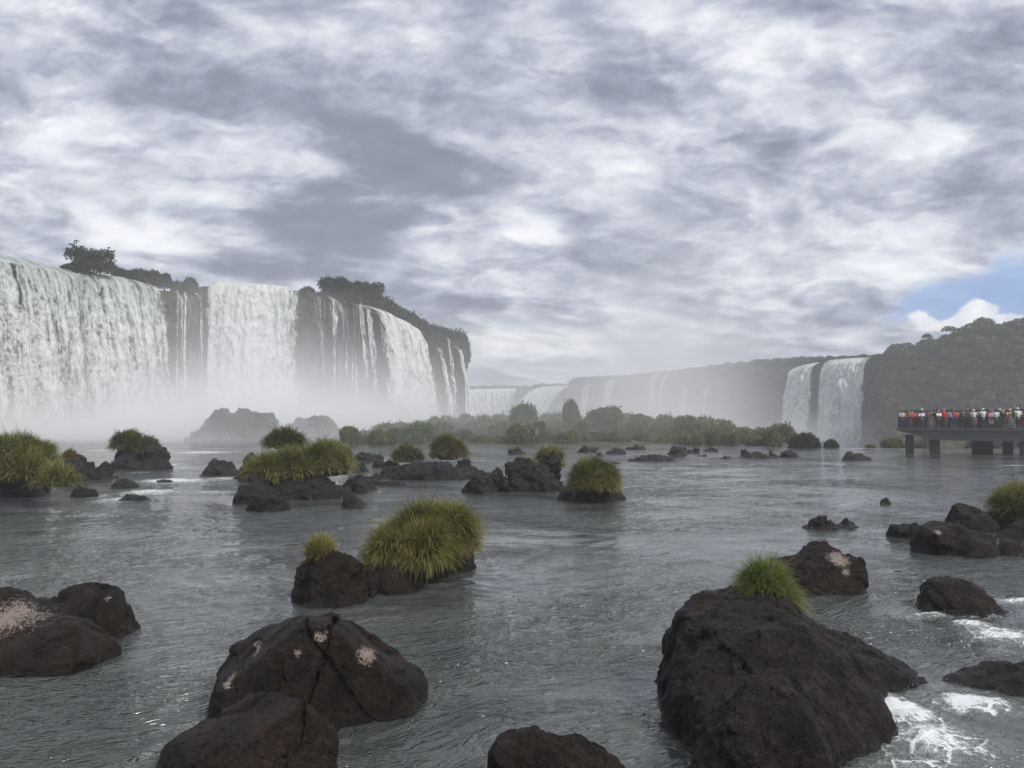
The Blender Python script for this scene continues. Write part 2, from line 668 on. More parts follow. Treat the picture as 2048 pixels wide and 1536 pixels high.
def rock(name, label, lumps, res, cat='rock', group=None, mat=None, seed=0, k=0.12, low=0.10, fine=0.05, cracks=(), lichen=(), rid=0.5,
         zmin=-0.25, fr=1.6, pits=(), crag=1.0, crag_s=1.7, joint=.7):
    lo = np.min([l.c - max(l.r[0], l.r[1]) * np.array((1, 1, 0)) for l in lumps], 0)
    hi = np.max([l.c + np.array((max(l.r[0], l.r[1]), max(l.r[0], l.r[1]), l.r[2])) for l in lumps], 0)
    lo[2] = zmin
    pad = 0.12 + low + fine
    lo[:2] -= pad
    hi += pad
    n = np.maximum(np.ceil((hi - lo) / res).astype(int) + 1, 4)
    ax = [lo[i] + res * np.arange(n[i]) for i in range(3)]
    X, Y, Z = np.meshgrid(*ax, indexing='ij')
    D = None
    for l in lumps:
        d = l.sd(X, Y, Z)
        if D is None:
            D = d
        else:
            hh = np.clip(0.5 + 0.5 * (D - d) / k, 0, 1)
            D = D * (1 - hh) + d * hh - k * hh * (1 - hh)
    sc = fr
    D = D + low * fbm(X * sc, Y * sc, Z * sc, 2, 0.5, seed)
    for (pt, nrm, w, depth) in cracks:
        nv = np.array(nrm, float)
        nv /= np.linalg.norm(nv)
        wob = 0.07 * vnoise(X * 2.5, Y * 2.5, Z * 2.5, seed + 5)
        pl = np.abs((X - pt[0]) * nv[0] + (Y - pt[1]) * nv[1] + (Z - pt[2]) * nv[2] + wob)
        D = np.maximum(D, np.minimum(w - pl, D + depth))
    for (pt, rad) in pits:
        q = np.sqrt(((X - pt[0]) / rad[0]) ** 2 + ((Y - pt[1]) / rad[1]) ** 2 + ((Z - pt[2]) / rad[2]) ** 2) - 1
        D = np.maximum(D, -q * min(rad))
    V, Q = surface_nets(D, lo, res)
    V, Q = biggest_piece(V, Q)
    nr = vnormals(V, Q)
    f2 = 3.2 * fr / 1.6
    a = ridged(V[:, 0] * f2, V[:, 1] * f2, V[:, 2] * f2 * 1.5, 4, seed + 20) * rid + fbm(V[:, 0] * f2 * 2, V[:, 1] * f2 * 2, V[:, 2] * f2 * 2, 4, 0.6, seed + 40) * (1 - rid)
    fa, jo = facet_noise(V, crag_s * fr / 1.6, seed + 60)
    fb_, jb = facet_noise(V, 2.6 * crag_s * fr / 1.6, seed + 80)
    V = V + nr * (a * fine + fine * crag * (fa * 1.3 + fb_ * .5 - jo * joint - jb * .25))[:, None]
    li = np.zeros(len(V))
    for (pt, rad) in lichen:
        rad = np.array(rad if hasattr(rad, '__len__') else (rad,) * 3)
        # settle the stain on the weathered surface along the line of sight it was read from
        d = V - (0, 0, CAMZ)
        dp = np.array(pt) - (0, 0, CAMZ)
        off_ = np.linalg.norm(np.cross(d, dp / np.linalg.norm(dp)), axis=1)
        near = np.nonzero(off_ < off_.min() + 2.5 * res)[0]
        pt = V[near[np.argmin(np.linalg.norm(d[near], axis=1))]]
        q = (((V - np.array(pt)) / rad) ** 2).sum(1)
        li = np.maximum(li, np.exp(-q * 1.2))
    base = np.array((np.mean([l.c[0] for l in lumps]), np.mean([l.c[1] for l in lumps]), 0.0))
    for l in lumps:
        ALL_ROCK_CONTACT.append((l.c[0], l.c[1], l.r[0] * 0.93, l.r[1] * 0.93))
    me = mesh_np(name, V - base, Q, True, [mat or M_rock], {'lichen': li})
    return add(name, me, loc=base, label=label, category=cat, group=group)


# ------------------------------------------------------------------ grass clumps
def blades(roots, dirs, length, width, seed=0, seg=4, droop=1.0, tint=(0.5, 0.25), curl=0.15):
    """strips of blades: roots (n,3), initial directions (n,3)"""
    g = np.random.default_rng(seed)
    n = len(roots)
    L = length * g.uniform(0.6, 1.2, n)
    d = dirs / np.linalg.norm(dirs, axis=1)[:, None]
    pts = [roots]
    p = roots.copy()
    sidew = g.normal(size=(n, 3)) * curl
    dr = droop * g.uniform(0.6, 1.4, n)
    for i in range(seg):
        st = (L / seg)[:, None]
        p = p + d * st
        pts.append(p.copy())
        d = d + np.array((0, 0, -1.0)) * (dr * (0.25 + 0.6 * (i + 1) / seg))[:, None] * 0.75 + sidew * 0.5
        d /= np.linalg.norm(d, axis=1)[:, None]
    P = np.stack(pts, 1)                                   # n, seg+1, 3
    az = g.uniform(0, 2 * math.pi, n)
    s0 = np.stack([np.cos(az), np.sin(az), np.zeros(n)], 1)
    w = width * 1.2 * g.uniform(0.7, 1.3, n)
    V = []
    prof = [0.8, 1.0, 0.85, 0.55, 0.0] if seg == 4 else list(np.linspace(1, 0.05, seg + 1))
    for i in range(seg + 1):
        off = s0 * (w * prof[i] * 0.5)[:, None]
        V += [P[:, i] - off, P[:, i] + off]
    V = np.stack(V, 1).reshape(-1, 3)
    k = 2 * (seg + 1)
    b = (np.arange(n) * k)[:, None]
    Q = np.concatenate([b + np.array((2 * i, 2 * i + 1, 2 * i + 3, 2 * i + 2)) for i in range(seg)], 0)
    tn = np.clip(g.normal(tint[0], tint[1], n), 0, 1)
    T = np.repeat(tn, k)
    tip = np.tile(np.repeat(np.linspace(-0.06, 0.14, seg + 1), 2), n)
    return V, Q, np.clip(T + tip, 0, 1)


def mound_roots(mounds, n, seed, lowcut=-0.25):
    """points on the upper skin of ellipsoid mounds [(c, r)], and the outward normals"""
    g = np.random.default_rng(seed)
    wts = np.array([r[0] * r[1] + r[0] * r[2] + r[1] * r[2] for c, r in mounds])
    which = g.choice(len(mounds), n * 2, p=wts / wts.sum())
    C = np.array([c for c, r in mounds])[which]
    R = np.array([r for c, r in mounds])[which]
    u = g.normal(size=(n * 2, 3))
    u /= np.linalg.norm(u, axis=1)[:, None]
    ok = u[:, 2] > lowcut
    # bumps in the outline
    bum = 1 + 0.14 * fbm(u[:, 0] * 2 + C[:, 0], u[:, 1] * 2 + C[:, 1], u[:, 2] * 2 + which, 3, 0.6, seed)
    P = C + u * R * (0.80 * bum)[:, None]
    nr = u / R
    nr /= np.linalg.norm(nr, axis=1)[:, None]
    for c, r in mounds:                                     # drop what is buried inside another mound
        q = (((P - np.array(c)) / np.array(r)) ** 2).sum(1)
        ok &= q > 0.50
    return P[ok][:n], nr[ok][:n]


def grass(name, label, mounds, n, length, width, mat=None, seed=0, up=0.55, droop=1.0, tint=(0.45, 0.2), group='grass clumps on the river rocks',
          cat='grass clump', lowcut=-0.2, clump=1.0, tuft=None):
    P, nr = mound_roots(mounds, int(n * 1.35), seed, lowcut)
    g = np.random.default_rng(seed + 1)
    fq = 2.2 / length
    fl = fbm(P[:, 0] * fq, P[:, 1] * fq, P[:, 2] * fq, 3, 0.6, seed + 3)
    fx = fbm(P[:, 0] * fq + 40, P[:, 1] * fq, P[:, 2] * fq, 3, 0.6, seed + 4)
    ln = np.clip(0.95 + 0.75 * fbm(P[:, 0] * fq * .8, P[:, 1] * fq * .8 + 30, P[:, 2] * fq * .8, 3, .6, seed + 6), .35, 1.6) * np.where(g.uniform(size=len(P)) < .03, 1.45, 1.0)
    zr = (P[:, 2] - P[:, 2].min()) / max(np.ptp(P[:, 2]), 1e-3)
    d = nr * (1 - up) + np.array((0, 0, up)) + np.stack([fx, fl, fl * 0.3], 1) * 0.6 * clump + g.normal(size=P.shape) * 0.15
    V, Q, T = blades(P, d, length * ln, width, seed, droop=droop, tint=(tint[0], .26))
    k = len(V) // len(P)
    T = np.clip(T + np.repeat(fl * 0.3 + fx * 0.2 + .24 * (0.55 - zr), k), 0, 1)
    # an inner thatch so that the clump is not see-through
    base = np.array((np.mean([c[0] for c, r in mounds]), np.mean([c[1] for c, r in mounds]), min(c[2] for c, r in mounds)))
    th_v, th_q, off = [], [], len(V)
    for c, r in mounds:
        nu, nv = 20, 10
        th = np.linspace(0, 2 * math.pi, nu, endpoint=False)
        ph = np.linspace(-0.5, math.pi / 2, nv)
        A, B = np.meshgrid(th, ph)
        vv = np.stack([np.cos(A) * np.cos(B) * r[0], np.sin(A) * np.cos(B) * r[1], np.sin(B) * r[2]], -1).reshape(-1, 3) * 0.74 + np.array(c)
        th_v.append(vv)
        for j in range(nv - 1):
            for i in range(nu):
                th_q.append((off + j * nu + i, off + j * nu + (i + 1) % nu, off + (j + 1) * nu + (i + 1) % nu, off + (j + 1) * nu + i))
        off += len(vv)
    VV = np.concatenate([V] + th_v)
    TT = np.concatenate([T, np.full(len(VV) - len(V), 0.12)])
    QQ = np.concatenate([Q, np.array(th_q)])
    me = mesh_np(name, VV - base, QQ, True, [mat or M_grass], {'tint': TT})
    return add(name, me, loc=base, label=label, category=cat, group=group)


def mound_px(xl, xr, yt, yb, Y, dr=0.8, flat=1.0):
    """a mound of grass seen over photo columns xl..xr, rows yt..yb, at depth Y"""
    rx = (xr - xl) / 2 / F * Y
    X = ((xl + xr) / 2 - 1024) / F * Y
    zt, zb = at_y(1024, yt, Y)[2], at_y(1024, yb, Y)[2]
    rz = (zt - zb) * 0.5 * flat
    return ((X, Y, (zt + zb) / 2), (rx, rx * dr, rz))


# =================================================================== NEAR ROCKS
RG = 'dark rocks in the river'
b = lump_px(424, 850, 1200, 1474, 0.72, 3, rz=0.1, h=(0.9, 1.02), facets=5, k=.035,
            planes=[((.55, .0, .83), .70), ((-.46, -.1, .88), .70), ((-.25, -.72, .62), .70), ((.42, -.70, .52), .72), ((.9, -.2, .3), .86), ((-.9, -.2, .35), .86), ((.05, .3, .95), .78)])
s1 = lump_px(338, 668, 1384, 1600, 0.85, 8, rz=-0.15, h=(0.88, 1.0), facets=5, k=.035, planes=[((-.1, -.25, .95), .66), ((.6, -.5, .6), .72), ((-.5, -.1, .85), .76)])
c1 = at_y(645, 1345, 10.3)
c2 = at_y(540, 1402, 9.6)
c3 = at_y(730, 1400, 9.9)
rock('boulder', 'big brown boulder at bottom left split by cracks, pale lichen spots on top', [b, s1], 0.024, mat=M_rock, seed=4, low=0.07, fine=0.03,
     rid=0.25, k=0.16, crag=1.3, crag_s=1.0, joint=.5,
     cracks=[(c1, (0.96, 0.1, -0.2), 0.017, 0.05), (c3, (0.75, 0.1, 0.6), 0.015, 0.035)],
     lichen=[(at_y(742, 1300, 10.5), (.13, .4, .12)), (at_y(640, 1266, 10.9), (.10, .4, .06)), (at_y(583, 1304, 10.4), (.05, .3, .06)), (at_y(505, 1293, 10.5), (.10, .4, .05)),
             (at_y(450, 1360, 10.0), (.09, .4, .06))])
rock('boulder', 'low dark rock at the left edge with a pale lichen patch and rounded hump',
     [lump_px(110, 280, 1176, 1285, 0.8, 21, h=(.85, .98)), lump_px(-190, 130, 1192, 1330, 0.8, 22, h=(.82, .98)), lump_px(-60, 250, 1225, 1350, 0.6, 25, h=(.85, .98)), lump_px(60, 200, 1215, 1300, .8, 26, h=(.85, .98))],
     0.035, seed=6, low=0.05, fine=0.04, rid=0.3,
     lichen=[(at_y(10, 1222, 12.5), (.62, .9, .30)), (at_y(205, 1195, 13.3), (.05, .3, .04))])
rock('rock', 'thin dark strip of rock just behind the lichen covered rock on the left', [lump_px(20, 150, 1193, 1218, 0.4, 31)], 0.04, seed=31, low=.04, fine=.05, group=RG)
rock('boulder', 'dark angular rock in mid river carrying a large mop of grass and a small tuft',
     [lump_px(596, 760, 1118, 1220, 0.9, 41, h=(.7, .92)), lump_px(680, 860, 1120, 1195, 0.8, 42), lump_px(800, 952, 1075, 1150, 0.9, 43, h=(.75, .95)),
      lump_px(700, 900, 1090, 1165, 0.8, 44)],
     0.04, seed=9, low=0.09, fine=0.08, rid=0.55,
     cracks=[(at_y(730, 1150, 16.2), (0.9, 0.2, 0.3), 0.025, 0.2), (at_y(850, 1130, 17), (0.95, 0.1, 0.2), 0.03, 0.25)])
rock('boulder', 'large rough purple brown boulder at lower right with a grass tuft on its crest',
     [lump_px(1330, 1640, 1190, 1430, 0.95, 51, h=(.88, .99)), lump_px(1440, 1800, 1232, 1390, 0.85, 52, h=(.88, .99), rz=-.2, planes=[((.5, 0, .85), .62)]), lump_px(1346, 1735, 1285, 1530, 0.95, 53, h=(.9, .99)),
      lump_px(1362, 1660, 1370, 1660, 1.0, 54, h=(.92, .99))],
     0.026, mat=M_rockp, seed=12, low=0.06, fine=0.055, rid=0.6, k=0.85, crag=.6, crag_s=3.0, joint=.6,
     pits=[(at_y(1500, 1425, 9.55), (.34, .16, .10)), (at_y(1560, 1465, 9.2), (.20, .12, .08)), (at_y(1725, 1330, 11.0), (.13, .09, .06)), (at_y(1420, 1395, 10.2), (.12, .08, .05)), (at_y(1480, 1290, 11.2), (.2, .12, .05))])
rock('boulder', 'rounded brown rock behind the grass tuft with a pinkish white stain on top',
     [lump_px(1560, 1736, 1092, 1192, 0.8, 61, h=(.82, .98)), lump_px(1480, 1660, 1120, 1195, 0.6, 62)], 0.035, seed=15, low=.05, fine=.05, rid=.4,
     lichen=[(at_y(1682, 1112, 16.6), (.26, .6, .16)), (at_y(1700, 1140, 16.4), (.10, .4, .10))])
rock('boulder', 'dark sloping rock at the right with white rapids breaking along its foot',
     [lump_px(1812, 1960, 1150, 1228, 0.8, 71, rz=.3, h=(.78, .96)), lump_px(1850, 2020, 1175, 1236, 0.7, 72, rz=.2)], 0.035, seed=18, low=.06, fine=.05, rid=.35, group=RG)
rock('rock', 'small dark stone standing on edge behind the sloping rock in the rapids', [lump_px(1878, 1904, 1143, 1172, .8, 73)], .03, seed=19, low=.02, fine=.02, group=RG)
rock('boulder', 'broad brown rock with hollow foot and small white spot, right hand rock group',
     [lump_px(1818, 1945, 1045, 1112, .8, 81, h=(.82, .98)), lump_px(1880, 1988, 1052, 1116, .8, 82, h=(.82, .98))], .045, seed=21, low=.07, fine=.05, rid=.3,
     lichen=[(at_y(1885, 1060, 21.5), (.10, .4, .07))], pits=[(at_y(1880, 1100, 20.6), (.35, .3, .16))], group=RG)
rock('boulder', 'low brown rock at the left end of the right hand rock group', [lump_px(1764, 1845, 1048, 1078, .7, 83), lump_px(1800, 1850, 1049, 1082, .7, 84)], .045, seed=23, low=.05, fine=.04, group=RG)
rock('boulder', 'tall squarish rock behind the broad brown rock, below the right hand grass', [lump_px(1880, 1992, 1013, 1066, .8, 85, h=(.78, .95))], .05, seed=24, low=.08, fine=.06, group=RG)
rock('boulder', 'dark rock under the grass clump cut by the right edge', [lump_px(1965, 2140, 1015, 1068, .7, 86)], .055, seed=25, low=.08, fine=.08, group=RG)
rock('boulder', 'smooth brown rock at the right edge, lowest of the right hand rock group', [lump_px(1978, 2046, 1072, 1113, .8, 87)], .045, seed=26, low=.05, fine=.04, group=RG)
rock('boulder', 'brown rock at the right edge between the grass clump and the smooth low rock', [lump_px(1985, 2130, 1042, 1090, .7, 88)], .05, seed=27, low=.06, fine=.05, group=RG)
rock('rock', 'jagged dark rock alone in open water left of the right hand rock group',
     [lump_px(1594, 1680, 1040, 1061, .6, 91), lump_px(1625, 1678, 1026, 1060, .7, 92, h=(.65, .9)), lump_px(1660, 1716, 1041, 1058, .6, 93)], .045, seed=28, low=.10, fine=.09, rid=.7, group=RG)
rock('rock', 'tiny pointed stone out in open water above the jagged rock', [lump_px(1758, 1786, 997, 1010, .5, 94, h=(.6, .9))], .05, seed=29, low=.05, fine=.04, group=RG)
rock('boulder', 'wet black rock just breaking the surface at bottom centre',
     [lump_px(960, 1120, 1466, 1600, .8, 95, h=(.85, .98)), lump_px(1030, 1240, 1460, 1590, .6, 96, h=(.85, .98))], .03, seed=30, low=.04, fine=.03, rid=.3, group=RG)
rock('boulder', 'smooth wet rock half under water beside the rapids at the right edge',
     [lump_px(1900, 2250, 1332, 1398, .5, 97, h=(.88, .99))], .04, seed=32, low=.04, fine=.04, rid=.4, group=RG)
rock('stump', 'short broken brown root stub poking up at the foot of the purple brown boulder',
     [Lump(at_y(1502, 1490, 8.8) + np.array((0, 0, 0.0)), (.10, .10, .20), 0.2, 10, (.7, .9), 98)], .018, cat='stump', seed=34, low=.02, fine=.03, mat=M_rock, zmin=-.1)

# ------------------------------------------------------------------ grass on the near rocks
Yg = 17.2
grass('grass_clump', 'large shaggy mop of green and straw grass covering the mid river rock',
      [mound_px(850, 945, 1022, 1125, Yg + .6, 1.0), mound_px(790, 880, 1032, 1128, Yg + .3, 1.0), mound_px(745, 830, 1078, 1140, Yg, 1.0), mound_px(800, 900, 1065, 1140, Yg-.1, 0.9)],
      15000, 0.55, 0.012, seed=3, up=0.40, droop=1.0, tint=(0.5, 0.2), lowcut=-.5)
grass('grass_clump', 'small spiky straw coloured tuft at the left end of the mid river rock',
      [mound_px(626, 662, 1092, 1145, 15.7, 1.0)], 1100, 0.42, 0.012, seed=5, up=0.6, droop=0.45, tint=(0.68, 0.2))
grass('grass_clump', 'fine fresh green fountain of grass crowning the purple brown boulder',
      [mound_px(1488, 1562, 1150, 1236, 11.6, 1.0)], 5600, 0.50, 0.0075, mat=M_grassf, seed=7, up=0.40, droop=0.95, lowcut=-.5, tint=(0.45, 0.2))
grass('grass_clump', 'arching grass clump cut off by the right edge above brown rocks',
      [mound_px(1985, 2090, 990, 1050, 25.5, .9), mound_px(2040, 2170, 985, 1050, 25.8, .9)], 9000, 0.62, 0.018, seed=8, up=0.45, droop=0.8, tint=(0.4, 0.2))

# =================================================================== MIDDLE DISTANCE
MG = 'grey rocks in mid river'
rock('boulder', 'dark rock shelf under the grass mound at the left edge',
     [lump_px(-160, 168, 950, 1042, .45, 101, h=(.85, .98)), lump_px(-200, 120, 900, 1000, .7, 102, h=(.75, .95)), lump_px(40, 167, 990, 1033, .7, 103)], .09, seed=41, low=.12, fine=.12, mat=M_rock2, fr=1.0)
grass('grass_clump', 'tall dark green grass mound on the rock at the left edge',
      [mound_px(0, 95, 915, 980, 31.5, .8), mound_px(-120, 20, 918, 985, 31.4, .8), mound_px(78, 150, 945, 985, 31.2, .8), mound_px(-40, 105, 885, 950, 32.5, 1.0), mound_px(-150, -20, 880, 960, 32.5, 1)],
      21000, 0.64, 0.022, seed=11, up=0.38, droop=0.9, tint=(0.42, 0.2))
rock('boulder', 'knobbly heap of grey rock behind the left grass mound',
     [lump_px(105, 190, 912, 963, .7, 104), lump_px(160, 232, 930, 960, .7, 105), lump_px(110, 150, 905, 950, .8, 106)], .09, seed=43, low=.22, fine=.16, rid=.7, mat=M_rock2, group=MG)
grass('grass_tussock', 'small round green grass ball on top of the knobbly grey rocks', [mound_px(128, 154, 908, 932, 43.5, 1.0)], 1200, 0.4, 0.03, seed=12, up=.4)
rock('rock', 'dark rock touching the right foot of the left grass mound', [lump_px(150, 206, 970, 996, .7, 107)], .07, seed=44, low=.08, fine=.06, mat=M_rock2, group=MG)
rock('rock', 'dark block in the white riffle below the pyramid rock', [lump_px(217, 279, 953, 978, .7, 108)], .07, seed=45, low=.08, fine=.06, mat=M_rock2, group=MG)
rock('rock', 'low pointed rock washed by white water, lowest of the left riffle', [lump_px(238, 296, 982, 1002, .7, 109, h=(.65, .9))], .07, seed=46, low=.07, fine=.06, mat=M_rock2, group=MG)
rock('rock', 'thin flat ledge nearly awash in the middle of the left riffle', [lump_px(310, 352, 958, 966, .4, 110)], .07, seed=47, low=.03, fine=.04, mat=M_rock2, group=MG)
rock('boulder', 'pyramid shaped grey rock with grass draped over its crown before the mist', [lump_px(213, 340, 878, 940, .7, 111, h=(.72, .9))], .10, seed=48, low=.2, fine=.16, mat=M_rock2, group=MG)
grass('grass_clump', 'grass cap draped over the crown of the pyramid shaped rock',
      [mound_px(230, 285, 872, 912, 52.5, .9), mound_px(270, 318, 884, 918, 52.5, .8)], 5000, 0.7, 0.045, mat=M_grassd, seed=13, up=.35, tint=(.35, .2))
rock('boulder', 'lone square grey block in the current right of the pyramid rock', [lump_px(399, 482, 921, 952, .7, 112, h=(.7, .9))], .09, seed=49, low=.1, fine=.1, mat=M_rock2, group=MG)
rock('boulder', 'hazy grey rock pressed against the left flank of the long grassy rock', [lump_px(480, 530, 916, 960, .7, 113)], .09, seed=50, low=.12, fine=.1, mat=M_rock2, group=MG)
rock('boulder', 'long dark rock that carries the broad grass bank left of centre',
     [lump_px(462, 575, 958, 1008, .8, 114), lump_px(510, 708, 950, 1000, .6, 115, h=(.85, .98)), lump_px(530, 612, 868, 960, .6, 116), lump_px(600, 712, 890, 975, .6, 129)], .09, seed=51, low=.14, fine=.12, mat=M_rock2)
grass('grass_clump', 'broad bank of long green grass on the long dark rock',
      [mound_px(496, 572, 925, 980, 34.4, .9), mound_px(540, 640, 905, 978, 34.9, .9), mound_px(610, 690, 900, 972, 35.3, .9), mound_px(615, 690, 896, 978, 36.5, 1.0), mound_px(650, 706, 900, 972, 38, 1.0)],
      20000, 0.64, 0.025, seed=14, up=.38, droop=.9, tint=(.45, .2))
grass('grass_clump', 'dark grass crest standing on the rock behind the broad grass bank', [mound_px(540, 605, 872, 910, 42, .9)], 3500, .6, .035, mat=M_grassd, seed=15, up=.4, tint=(.3, .2))
rock('boulder', 'black pointed rock at the foot of the broad grass bank', [lump_px(494, 588, 980, 1024, .7, 117, h=(.66, .9)), lump_px(545, 590, 995, 1022, .7, 118)], .06, seed=52, low=.09, fine=.07, mat=M_rock, group=MG)
rock('boulder', 'grey wedge of rock at the right foot of the broad grass bank', [lump_px(668, 755, 952, 986, .7, 119, h=(.68, .9)), lump_px(715, 755, 958, 982, .7, 120)], .07, seed=53, low=.09, fine=.08, mat=M_rock2, group=MG)
rock('rock', 'small rounded black rock below the grey wedge', [lump_px(681, 736, 989, 1018, .8, 121)], .06, seed=54, low=.07, fine=.06, mat=M_rock2, group=MG)
rock('rock', 'flat slab of rock stretching right of the grey wedge', [lump_px(735, 822, 957, 972, .4, 122)], .07, seed=55, low=.06, fine=.06, mat=M_rock2, group=MG)
rock('boulder', 'brownish shrub topped rock heap standing in shallow water left of centre',
     [lump_px(755, 965, 925, 960, .4, 123), lump_px(820, 912, 884, 950, .6, 124, h=(.7, .92)), lump_px(905, 960, 922, 945, .6, 125)], .10, seed=56, low=.2, fine=.16, rid=.7, mat=M_rock2, group=MG)
grass('grass_clump', 'olive grass on the right shoulder of the shrub topped rock heap', [mound_px(868, 925, 880, 938, 52, .9)], 4200, .7, .045, mat=M_grassd, seed=16, up=.4, tint=(.5, .2))
grass('grass_clump', 'low olive grass patch left of the shrub topped rock heap', [mound_px(788, 842, 902, 934, 53, .9)], 2600, .6, .045, mat=M_grassd, seed=17, up=.4, tint=(.5, .2))
for i, (a, b_, c, d, lab) in enumerate([
        (712, 762, 905, 922, 'upper of the hazy grey stones behind the grey wedge'), (745, 800, 918, 936, 'hazy grey stone midway between the grass bank and the shrub topped heap'),
        (770, 830, 932, 950, 'grey stone touching the left foot of the shrub topped heap'), (690, 735, 925, 945, 'grey stone close behind the right end of the grass bank'),
        (905, 958, 921, 944, 'square grey rock at the right foot of the shrub topped heap')]):
    rock('rock', lab, [lump_px(a, b_, c, d, .6, 130 + i)], .09, seed=60 + i, low=.14, fine=.12, mat=M_rock2, group=MG)
rock('boulder', 'cluster of cracked dark grey rock with pointed tops at the centre',
     [lump_px(922, 1005, 935, 988, .8, 141, h=(.7, .93)), lump_px(972, 1020, 924, 985, .7, 142), lump_px(1005, 1130, 920, 985, .6, 143, h=(.72, .92)), lump_px(1050, 1128, 905, 980, .7, 144, h=(.7, .92)), lump_px(955, 985, 930, 980, .7, 145)],
     .07, seed=66, low=.15, fine=.12, rid=.65, mat=M_rock2, cracks=[(at_y(1020, 960, 37), (.95, .2, .1), .05, .4), (at_y(1000, 960, 37), (.9, .2, .4), .05, .3)])
grass('grass_clump', 'brownish grass tuft on the peak of the cracked central rocks', [mound_px(1076, 1122, 905, 952, 39.5, .9)], 3000, .5, .03, seed=18, up=.45, tint=(.5, .2))
grass('grass_clump', 'thin straw grass hanging on the left slope of the cracked central rocks', [mound_px(1036, 1070, 925, 958, 38, .9)], 1500, .45, .03, seed=19, up=.45, tint=(.65, .2))
rock('boulder', 'low dark pedestal rock under the round grass ball right of centre', [lump_px(1112, 1250, 962, 1005, .7, 151, h=(.8, .95))], .06, seed=67, low=.08, fine=.07, mat=M_rock)
grass('grass_clump', 'big round ball of dark green grass on a low rock right of centre',
      [mound_px(1144, 1232, 936, 1000, 33, 1.0)], 11000, .55, .022, seed=20, up=.35, droop=.9, tint=(.38, .18))

# small far rocks along the far edge of the river
far = [(1255, 1366, 909, 923, 'broad flat slab in the far shallows, widest of the far rocks'), (1222, 1248, 922, 928, 'tiny stone left of the broad flat slab'),
       (1330, 1382, 895, 909, 'dark flat rock behind the broad flat slab'), (1372, 1408, 898, 906, 'low grey rock joined to the dark flat rock behind the slab'),
       (1404, 1440, 892, 903, 'hazy rock at the island edge above the low grey rock'), (1388, 1416, 907, 913, 'thin stone awash right of the broad flat slab'),
       (1468, 1552, 903, 917, 'wide low rock with a peaked left end before the island tip'), (1472, 1505, 898, 912, 'small peak behind the wide low rock'),
       (1530, 1556, 904, 915, 'pointed stone at the right end of the wide low rock'), (1558, 1604, 901, 915, 'dark wedge rock below the round bush at the river edge'),
       (1680, 1736, 904, 921, 'mound shaped dark rock alone in the far water before the twin falls'), (1010, 1060, 897, 909, 'hazy low rock under the island bushes near the centre'),
       (1085, 1130, 893, 900, 'thin rock line at the island foot right of centre'), (1150, 1200, 895, 905, 'low rock before the middle of the island'),
       (1205, 1250, 896, 908, 'squat rock off the middle of the island'), (1190, 1215, 908, 913, 'tiny stone in front of the squat rock'),
       (1255, 1290, 891, 899, 'rock at the island foot above the broad slab'), (1440, 1470, 912, 917, 'thin stone left of the wide low rock')]
FG = 'small rocks in the far shallows'
for i, (a, b_, c, d, lab) in enumerate(far):
    ls = [lump_px(a, b_, c, d, .45, 160 + i, h=(.65, .92))]
    if b_ - a > 60:
        ls.append(lump_px(a + (b_ - a) * .3, a + (b_ - a) * .65, c - 2, d, .5, 190 + i))
    rock('rock', lab, ls, .13, seed=70 + i, low=.12, fine=.14, mat=M_rock2, group=FG, zmin=-.4)

